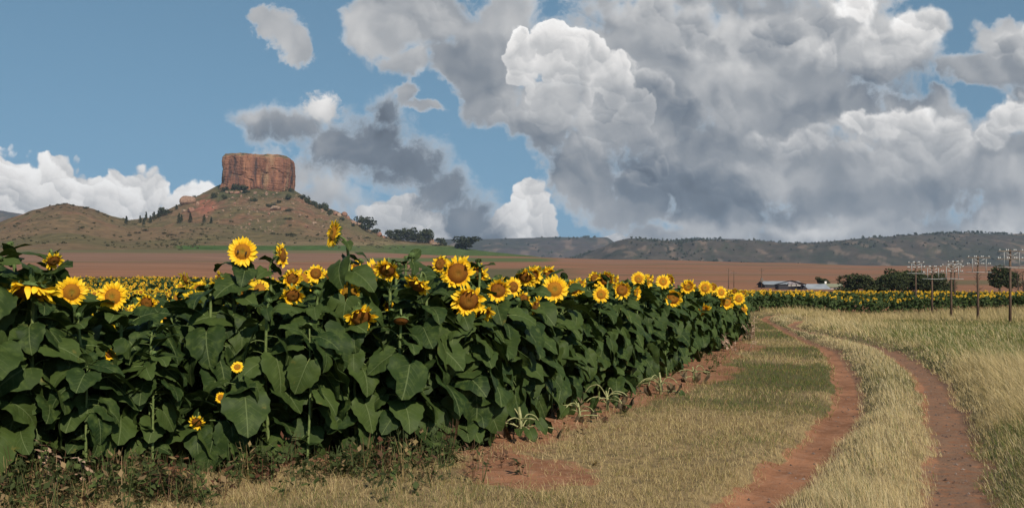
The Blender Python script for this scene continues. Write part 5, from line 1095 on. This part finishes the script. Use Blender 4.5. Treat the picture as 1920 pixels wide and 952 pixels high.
# scrub on the far ridges: too many to count
def build_scrub():
    rg = np.random.default_rng(77); dg = bpy.context.evaluated_depsgraph_get(); V = []; T_ = []; C = []
    for nm, n, hs in (('far_hills', 1000, 3.4), ('distant_ridge', 700, 5.5)):
        me = bpy.data.objects[nm].data; co = np.empty(len(me.vertices)*3, np.float32); me.vertices.foreach_get('co', co); co = co.reshape(-1, 3)
        px = CX+F*co[:, 0]/co[:, 1]; nv = 900 if nm == 'distant_ridge' else 800; T1 = np.arange(len(co))//nv/90.0; ok = (px > -80) & (px < 2000) & (T1 < 1.02) & ((px > 860) | (px < 80))
        wgt = (fbm(co[:, 0]*.004, co[:, 1]*.004, 4, 401)**7)*(1+4*np.exp(-((T1-.10)/.08)**2)); wgt[~ok] = 0; idx = rg.choice(len(co), n, p=wgt/wgt.sum()); top = np.where(ok & (T1 > .97) & (T1 < 1.01))[0]
        cl = fbm(co[top, 0]*.012, co[top, 1]*.001, 3, 409) > .60; idx = np.concatenate([idx, top[cl][::2]]); p = co[idx]+rg.normal(0, 4, (len(idx), 3))*np.array([1, 1, 0])
        h = hs*rg.uniform(.6, 2.0, len(idx))
        for k in range(16):
            u = rg.normal(size=(len(idx), 3)); u /= np.linalg.norm(u, axis=1)[:, None]; c = p+u*(h*rg.uniform(.3, 1, len(idx)))[:, None]*np.array([.8, .8, .7])+np.array([0, 0, 1])*h[:, None]*.6; a = rg.normal(size=u.shape); a /= np.linalg.norm(a, axis=1)[:, None]; bb = np.cross(a, u); s = (h*.42)[:, None]
            V.append(np.stack([c-a*s, c+bb*s, c+a*s, c-bb*s], 1).reshape(-1, 3)); T_.append(np.repeat(rg.uniform(0, 1, len(idx)), 4))
    V = np.concatenate(V); T_ = np.concatenate(T_); o = link_mesh('distant_scrub', V, np.arange(len(V)//4)[:, None]*4+np.arange(4), [M_DARK], None, False, None, np.stack([T_]*3, -1)); tag(o, 'dark scrub and far woods scattered over the distant ridges', 'scrub', kind='stuff')
build_scrub()

def build_hill_cover():
    rg = np.random.default_rng(78); n = 2600; px = rg.uniform(-60, 760, n); d = rg.uniform(760, 1500, n); x = (px-CX)*d/F; z = hill_z(px, d); py = HY-F*(z-CZ)/d
    cl = fbm(x*.02, d*.01, 4, 411); ok = (rg.random(n) < np.clip((cl-.38)*3.2, .05, 1)) & (py < 466); px, d, x, z, py = px[ok], d[ok], x[ok], z[ok], py[ok]; n = len(x); h = rg.uniform(.35, 1.5, n)**1.3; V = []; T_ = []; p = np.stack([x, d, z], -1)
    for k in range(14):
        u = rg.normal(size=(n, 3)); u /= np.linalg.norm(u, axis=1)[:, None]; c = p+u*(h*rg.uniform(.3, 1, n))[:, None]*np.array([1.3, 1, .6])+np.array([0, 0, 1])*h[:, None]*.45; a = rg.normal(size=u.shape); a /= np.linalg.norm(a, axis=1)[:, None]; bb = np.cross(a, u); s = (h*.45)[:, None]
        V.append(np.stack([c-a*s, c+bb*s, c+a*s, c-bb*s], 1).reshape(-1, 3)); T_.append(np.repeat(rg.uniform(0, 1, n), 4))
    V = np.concatenate(V); T_ = np.concatenate(T_); o = link_mesh('hill_scrub', V, np.arange(len(V)//4)[:, None]*4+np.arange(4), [M_SHRUB], None, False, None, np.stack([T_]*3, -1)); tag(o, 'fine low scrub speckling the grassy slopes of the hill', 'scrub', kind='stuff')
    n = 1500; k = rg.random(n); px = np.where(k < .55, rg.normal(480, 45, n), rg.normal(610, 40, n)); d = rg.uniform(1080, 1500, n); z = hill_z(px, d); py = HY-F*(z-CZ)/d; x = (px-CX)*d/F; cl = fbm(x*.03, d*.015, 4, 421); ok = (rg.random(n) < np.clip((cl-.4)*4, .03, 1)) & (py < 452) & (py > 345); x, d, z = x[ok], d[ok], z[ok]; n = len(x)
    r = .35+1.5*rg.random(n)**3; base = np.array([(1, 0, 0), (0, 1, 0), (-1, 0, 0), (0, -1, 0), (0, 0, .8), (0, 0, -.5)]); tri = np.array([(0, 1, 4), (1, 2, 4), (2, 3, 4), (3, 0, 4), (1, 0, 5), (2, 1, 5), (3, 2, 5), (0, 3, 5)])
    V = (base[None]*rg.uniform(.5, 1.3, (n, 6, 1))*r[:, None, None]+np.stack([x, d, z+.1], -1)[:, None]).reshape(-1, 3); o = link_mesh('scree', V, (np.arange(n)[:, None, None]*6+tri[None]).reshape(-1, 3), [M_ROCK], None, False); tag(o, 'small fallen stones littering the slopes below the butte', 'scree', kind='stuff')
build_hill_cover()

# ---- farm trees and sheds behind the far field
def gz(x, y): return float(ground_z(np.array([x]), np.array([y]), False)[0])
def far_spot(px, d): x = (px-CX)*d/F; return Vector((x, d, gz(x, d)))
for i, (px, ty, w, d, kind, lab) in enumerate([
   (1608, 513, 66, 235, 'farm', 'dark rounded farm tree just right of the white walled farmhouse'), (1638, 522, 34, 240, 'farm', 'low dark tree in the gap between the rounded farm tree and the big clump'), (1672, 506, 54, 236, 'farm', 'left tree of the big dark clump behind the poles'), (1704, 501, 64, 242, 'farm', 'tallest middle tree of the big dark clump behind the poles'), (1742, 510, 60, 238, 'farm', 'right tree of the big dark clump behind the poles'), (1770, 519, 40, 240, 'farm', 'lowest tree at the right end of the big dark clump'),
   (1541, 519, 24, 300, 'farm', 'small tree standing over the farm roofs'), (1874, 497, 92, 230, 'tall', 'tall narrow tree with a bare trunk beside the nearest pole'), (1896, 508, 70, 236, 'tall', 'thin tall tree mostly hidden by the nearest pole')]):
    p = far_spot(px, d); h = CZ+(HY-ty)*d/F-p.z; plant_tree('farm_tree', p-Vector((0, 0, .1)), h*(1.02 if kind == 'farm' else 1.0), w*d/F*(.92 if kind == 'farm' else .9), kind, lab, 'tree', 'trees around the farm', True, i)
def bare_tree(px, ty, d, seed, label):
    rg = random.Random(seed); p = far_spot(px, d); h = CZ+(HY-ty)*d/F-p.z; root = empty('bare_tree', p); tag(root, label, 'tree', 'leafless trees behind the far field'); mb = MB()
    mb.tube([(0, 0, -.3), (.03*h, 0, h*.4), (-.01*h, 0, h*.75), (.01*h, 0, h)], [.028*h, .022*h, .014*h, .004*h], 7); mb.build('trunk', [M_BARK], root); mb = MB()
    for k in range(26):
        a = rg.uniform(0, 6.28); z = h*rg.uniform(.25, .97); L_ = h*rg.uniform(.12, .30)*(1.1-z/h*.6); q = [(0, 0, z), (math.cos(a)*L_*.5, math.sin(a)*L_*.5, z+L_*.35), (math.cos(a)*L_, math.sin(a)*L_, z+L_*.9)]; mb.tube(q, [.008*h, .005*h, .001*h], 4, cap=False)
        for j in range(3): a2 = a+rg.uniform(-1, 1); l2 = L_*.5; mb.tube([q[1], (q[1][0]+math.cos(a2)*l2, q[1][1]+math.sin(a2)*l2, q[1][2]+l2*.8)], [.003*h, .001*h], 3, cap=False)
    mb.build('branches', [M_BARK], root)
bare_tree(1832, 508, 200, 1, 'leafless tree with a thick trunk just behind the second nearest pole'); bare_tree(1908, 507, 205, 2, 'leafless tree right of the nearest pole'); bare_tree(1918, 508, 210, 3, 'leafless tree at the right border of the photo'); bare_tree(1789, 520, 205, 4, 'thin leafless tree behind the third pole')
def plain_mat(name, c1, c2, sc=3.0, rough=.7):
    m, t, b = new_mat(name); f = t.noise(pos(t), sc, 5, .6); t.l.new(t.mix(t.mr(f, .3, .7), c1, c2), b.inputs['Base Color']); b.inputs['Roughness'].default_value = rough; return m
M_ZINC = plain_mat('weathered_roof_sheet', (.19, .21, .235), (.27, .29, .315), .6, .5); M_ZINC2 = plain_mat('bare_roof_sheet', (.24, .19, .195), (.31, .27, .27), .6, .5); M_WALLD = plain_mat('tarred_boards', (.018, .018, .024), (.04, .04, .05)); M_WHITE = plain_mat('whitewash', (.62, .58, .54), (.78, .75, .70)); M_OLIVE = plain_mat('mossy_roof', (.16, .17, .11), (.24, .24, .16)); M_GLASS = plain_mat('dark_window_pane', (.015, .015, .02), (.03, .03, .035))
def gable(mb, w, dp, h0, h1, over=.3, th=.12, mi=0):
    """roof of two sheets, ridge along x"""
    for s in (-1, 1):
        a = Vector((0, s*(dp/2+over), h0-.02)); r_ = Vector((0, 0, h1)); v = []
        for x in (-w/2-over, w/2+over):
            v += [Vector((x, a.y, a.z)), Vector((x, r_.y, r_.z)), Vector((x, r_.y, r_.z+th)), Vector((x, a.y, a.z+th))]
        mb.add(v, [(0, 1, 2, 3), (7, 6, 5, 4), (0, 4, 5, 1), (1, 5, 6, 2), (2, 6, 7, 3), (3, 7, 4, 0)], mi)
def wall_box(mb, w, dp, h0, h1=None, mi=0):
    mb.box((0, 0, h0/2-.3), (w, dp, h0+.6), None, mi)
    if h1:
        for x in (-w/2, w/2): mb.add([(x, -dp/2, h0), (x, dp/2, h0), (x, 0, h1-.02)], [(0, 1, 2)], mi)
def building(name, px, d, rz, label): p = far_spot(px, d); r_ = empty(name, p, rz); tag(r_, label, 'building', 'farm buildings behind the far sunflowers'); return r_
D0 = 262; S_ = D0/F
def top_z(py, d): return CZ+(HY-py)*d/F
b1 = building('barn', 1449, D0+6, .12, 'low grey roofed barn, leftmost of the farm buildings'); zb = b1.location.z; mb = MB(); wall_box(mb, 6.4, 5, top_z(533, D0)-zb, top_z(527, D0)-zb); mb.build('wall', [M_WALLD], b1, False); mb = MB(); gable(mb, 6.6, 5, top_z(533, D0)-zb, top_z(527, D0)-zb); mb.build('roof', [M_ZINC], b1, False)
b2 = building('open_shed', 1482, D0-6, -.1, 'dark open sided shed with a black gable and bare posts'); zb = b2.location.z; e, rg_ = top_z(533.5, D0-6)-zb, top_z(526.5, D0-6)-zb
mb = MB(); mb.box((-2.2, 0, e/2-.3), (2.6, 4.4, e+.6)); mb.box((1.3, -1.0, e*.30), (4.3, .2, e*.62+.3)); mb.build('wall', [M_WALLD], b2, False)
mb = MB(); w2, dp2 = 7.2, 4.8
for s in (-1, 1):
    v = []
    for y in (-dp2/2, dp2/2): v += [Vector((s*w2/2, y, e)), Vector((0, y, rg_)), Vector((0, y, rg_+.14)), Vector((s*w2/2, y, e+.14))]
    mb.add(v, [(0, 1, 2, 3), (7, 6, 5, 4), (0, 4, 5, 1), (1, 5, 6, 2), (2, 6, 7, 3), (3, 7, 4, 0)])
mb.build('roof', [M_WALLD], b2, False)
for x in (-3.3, -.2, 1.1, 2.3, 3.3):
    mb = MB(); mb.box((x, -dp2/2+.15, e/2-.2), (.16, .16, e+.4)); mb.build('post', [M_WALLD], b2, False)
mb = MB()
for k in range(5): x = -2.6+1.3*k; zt = e+(rg_-e)*(1-abs(x)/3.6); mb.tube([(x, -dp2/2+.1, e+.02), (x*.6, -dp2/2+.1, zt*.55+e*.45)], .06, 4)
mb.box((0, -dp2/2+.1, e+.03), (w2-.3, .10, .12)); mb.build('roof_truss', [M_WALLD], b2, False)
b3 = building('lean_to_shed', 1526, D0, .2, 'pale blue grey sheet roofed shed right of the dark open shed'); zb = b3.location.z; mb = MB(); wall_box(mb, 6.0, 5, top_z(541, D0)-zb, top_z(533, D0)-zb); mb.build('wall', [M_ZINC2], b3, False); mb = MB(); gable(mb, 6.0, 5.2, top_z(542, D0)-zb, top_z(533, D0)-zb); mb.build('roof', [M_ZINC], b3, False)
b5 = building('long_shed', 1470, D0+14, .12, 'long pinkish roofed shed behind the dark open shed'); zb = b5.location.z; mb = MB(); wall_box(mb, 8, 5, top_z(533, D0+14)-zb, top_z(527.5, D0+14)-zb); mb.build('wall', [M_WHITE], b5, False); mb = MB(); gable(mb, 8, 5, top_z(533, D0+14)-zb, top_z(527.5, D0+14)-zb); mb.build('roof', [M_ZINC2], b5, False)
b4 = building('farmhouse', 1560, D0+4, -.05, 'little farmhouse with white walls under a mossy roof'); zb = b4.location.z; hz, rz_ = top_z(538, D0)-zb, top_z(532, D0)-zb; mb = MB(); wall_box(mb, 4.2, 4, hz, rz_); mb.build('wall', [M_WHITE], b4, False); mb = MB(); gable(mb, 4.4, 4.2, hz, rz_); rf = mb.build('roof', [M_OLIVE], b4, False); mb = MB(); mb.box((-1.6, .5, rz_+.1), (.5, .5, 1.3)); mb.build('chimney', [M_WHITE], rf, False)
for x in (-1.2, .2, 1.4): mb = MB(); mb.box((x, -2.02, hz-.75), (.6, .08, .8)); mb.build('window', [M_GLASS], b4, False)
# ---- telephone poles
M_POLE, t, b = new_mat('creosoted_pole'); f = t.noise(t.vm('MULTIPLY', pos(t), (8, 8, 1.2)), 2, 5, .6); t.l.new(t.mix(t.mr(f, .3, .7), (.055, .034, .024), (.13, .082, .055)), b.inputs['Base Color'])
M_ARM = plain_mat('grey_crossarm', (.08, .062, .052), (.15, .125, .105)); M_STEEL = plain_mat('galvanised_brace', (.24, .24, .235), (.36, .36, .355), 4, .45); M_PORC = plain_mat('white_porcelain', (.62, .62, .60), (.75, .75, .73), 4, .25)
def insulator(): 
    mb = MB(); mb.tube([(0, 0, 0), (0, 0, .07)], .018, 6); mb.tube([(0, 0, .055), (0, 0, .07), (0, 0, .11), (0, 0, .125), (0, 0, .17), (0, 0, .20), (0, 0, .225)], [.035, .078, .078, .052, .070, .060, .02], 10); o = mb.build('insulator', [M_PORC]); me = o.data; bpy.data.objects.remove(o); return me
INS = insulator()
def pole(px, d, top_py, base_py, rod_px, label, tilt=0.0):
    p = far_spot(px, d); s = d/F; z1 = CZ+(HY-top_py)*s-p.z; u = rod_px*s      # u: half spacing of the hanging rods
    r_ = empty('telephone_pole', p, .10); tag(r_, label, 'telephone pole', 'telephone poles in the meadow'); mb = MB(); mb.tube([(0, 0, -.4), (0, 0, z1*.5), (tilt, 0, z1+.12)], [.115, .098, .078], 10); mb.build('post', [M_POLE], r_)
    sp = u*1.04; z2 = z1-u*.98
    for (zz, hw, offs) in ((z1, u*1.72, (-1.5, -.62, -.38, .38, .62, 1.5)), (z2, u*1.85, (-1.7, -1.45, -.5, -.25, .45, .72, 1.45, 1.7))):
        mb = MB(); mb.box((0, -.13, zz), (2*hw, .07, .085)); arm = mb.build('crossarm', [M_ARM], r_, False)
        for q in offs: child('insulator', INS, arm, (q*u, -.13, zz+.04), None, .5*max(1.0, d/90))
    mb = MB(); mb.tube([(-u*1.9, -.14, z1-2*u), (u*1.9, -.14, z1-2*u-.04)], .022*max(1, d/75), 6); mb.build('lower_bar', [M_STEEL], r_)
    for sgn in (-1, 1): mb = MB(); mb.tube([(sgn*u, -.20, z1-.07), (sgn*u, -.20, z1-2*u)], .026*max(1, d/75), 6); mb.build('hanging_rod', [M_STEEL], r_)
    mb = MB(); mb.tube([(-u*.78, -.2, z1-.09), (0, -.2, z1-.62*u)], .024*max(1, d/75), 6); mb.tube([(u*.78, -.2, z1-.09), (0, -.2, z1-.62*u)], .024*max(1, d/75), 6); mb.build('brace', [M_STEEL], r_)
for a_ in ((1894, 75, 471, 602, 15, 'nearest and tallest telephone pole, at the right edge of the photo'), (1833.6, 84, 483, 607, 13.4, 'second telephone pole from the right, standing clear in the meadow'), (1783.6, 92, 498, 605, 12, 'third telephone pole from the right, in front of the tree clump edge'), (1747.5, 101, 501, 599, 10.8, 'fourth telephone pole from the right, thinner against the dark tree clump'), (1717, 117, 493, 560, 9.6, 'farthest telephone pole, its foot hidden by the far sunflowers'), (1790, 125, 492, 560, 9, 'telephone pole standing behind the far sunflowers, overlapped by the third pole')): pole(*a_)
def thin_pole(px, ty, d, label, box=False):
    p = far_spot(px, d); z1 = CZ+(HY-ty)*d/F-p.z; r_ = empty('utility_pole', p); tag(r_, label, 'utility pole', 'thin poles in front of the brown fields'); mb = MB(); mb.tube([(0, 0, -.5), (0, 0, z1)], [.11, .08], 8); mb.build('post', [M_POLE], r_); mb = MB(); mb.box((0, -.1, z1-.5), (1.4, .1, .1)); mb.build('crossarm', [M_ARM], r_, False)
    if box: mb = MB(); mb.box((0, -.3, z1*.42), (.6, .4, 1.1)); mb.build('transformer', [M_ARM], r_, False)
thin_pole(1366, 503, 250, 'thin pole farthest left in front of the brown field'); thin_pole(1376, 508, 260, 'thin pole close beside the farthest left one'); thin_pole(1428, 503, 258, 'thin pole with a transformer box by the barn', True)
thin_pole(177, 494, 330, 'thin lone pole on the brown field at the far left')
# ---- wilted sunflowers lying at the edge, dry stalks at the corner
def wilted(px, py, size, seed, label, nst=9):
    rg = random.Random(seed); x, y = gp(px, py); p = Vector((x, y, float(ground_z(np.array([x]), np.array([y]))[0]))); r_ = empty('wilted_sunflower', p); tag(r_, label, 'sunflower', 'wilted sunflowers on the bare soil'); mb = MB(); mb.tube([(0, 0, -.03), (.01, 0, size*.5), (-.01, .02, size)], [.024, .020, .012], 8); mb.build('stem', [M_PALE], r_)
    for k in range(nst):
        a = 2*math.pi*k/nst+rg.uniform(-.3, .3); L_ = size*rg.uniform(.7, 1.3); lift = rg.choice((.15, .3, .7, 1.1)); z = size*rg.uniform(.1, .7); mb = MB(); pts = [(0, 0, z), (math.cos(a)*L_*.35, math.sin(a)*L_*.35, z+lift*L_*.45), (math.cos(a)*L_*.75, math.sin(a)*L_*.75, z+lift*L_*.4), (math.cos(a)*L_, math.sin(a)*L_, max(.02, z+lift*L_*.15))]
        mb.tube(smooth_line3(pts, 4), .0075, 5); mb.build('leaf_stalk', [M_PALE], r_); child('withered_leaf', DEAD_M[k % 2] if rg.random() < .5 else SMALL[k % 4], r_, pts[-1], (rg.uniform(-.6, .6), rg.uniform(.3, 1.0), a), rg.uniform(.7, 1.3))
DEAD_M = DEAD
wilted(975, 822, .30, 1, 'biggest wilted sunflower, its bare pale leaf stalks splayed over the red soil', 11); wilted(1085, 786, .20, 2, 'small wilted sunflower collapsed in shade right of the biggest wilted one', 8); wilted(1138, 770, .26, 3, 'wilted sunflower with arching stalks beside a tiny bloom', 9); wilted(1238, 738, .34, 4, 'tangled wilted sunflower at the shaded foot of the tall bare stem', 10); wilted(1300, 716, .26, 5, 'flattened wilted sunflower, rightmost on the verge', 8)
def dry_stalks(px, py, n, h, seed, label):
    rg = random.Random(seed); x, y = gp(px, py); p = Vector((x, y, float(ground_z(np.array([x]), np.array([y]))[0]))); r_ = empty('dry_weed', p); tag(r_, label, 'dry weed', 'dry weeds at the corner of the field'); mb = MB(); ml = MB()
    for k in range(n):
        bx, by = rg.gauss(0, .16), rg.gauss(0, .16); hh = h*rg.uniform(.55, 1.1); tx, ty = bx+rg.gauss(0, .12), by+rg.gauss(0, .12); mb.tube([(bx, by, -.02), (bx*.6+tx*.4, by*.6+ty*.4, hh*.55), (tx, ty, hh)], [.010, .008, .004], 5)
        for j in range(14):
            f = rg.uniform(.2, 1); c = Vector((bx+(tx-bx)*f, by+(ty-by)*f, hh*f)); a = rg.uniform(0, 6.28); dv = Vector((math.cos(a), math.sin(a), rg.uniform(-.8, .6)))*rg.uniform(.06, .15); tv = Vector((-math.sin(a), math.cos(a), rg.uniform(-.5, .5)))*.025; ml.add([c, c+dv*.5+tv, c+dv, c+dv*.5-tv], [(0, 1, 2, 3)])
    mb.build('stalks', [M_STRAWY], r_); ml.build('dry_leaves', [M_STRAWY], r_, False)
M_STRAWY = plain_mat('dry_pinkish_straw', (.24, .15, .105), (.42, .29, .21), 9)
dry_stalks(1407, 640, 12, .85, 1, 'tall pinkish dry weed at the corner of the field beside the verge'); dry_stalks(1376, 660, 6, .5, 2, 'short pinkish dry weed left of the tall dry one'); dry_stalks(104, 925, 3, .42, 3, 'dry broken weed stalks at the lower left below the big leaves')
# ================================================================== the air: one even box of thin haze
def build_haze():
    x0, x1, y0, y1, z0, z1 = -14000, 14000, -3000, 15000, -6.0, 470.0
    v = [(x, y, z) for z in (z0, z1) for x, y in ((x0, y0), (x1, y0), (x1, y1), (x0, y1))]
    o = link_mesh('haze', np.array(v), [(3, 2, 1, 0), (4, 5, 6, 7), (0, 1, 5, 4), (1, 2, 6, 5), (2, 3, 7, 6), (3, 0, 4, 7)], None, None, False)
    m = bpy.data.materials.new('thin_haze'); m.use_nodes = True; n = m.node_tree.nodes; n.clear(); vol = n.new('ShaderNodeVolumePrincipled'); out = n.new('ShaderNodeOutputMaterial')
    vol.inputs['Color'].default_value = (.64, .77, .95, 1); vol.inputs['Density'].default_value = 8.0e-5; vol.inputs['Anisotropy'].default_value = .2
    m.node_tree.links.new(vol.outputs[0], out.inputs['Volume']); o.data.materials.append(m); tag(o, kind='stuff')
build_haze()
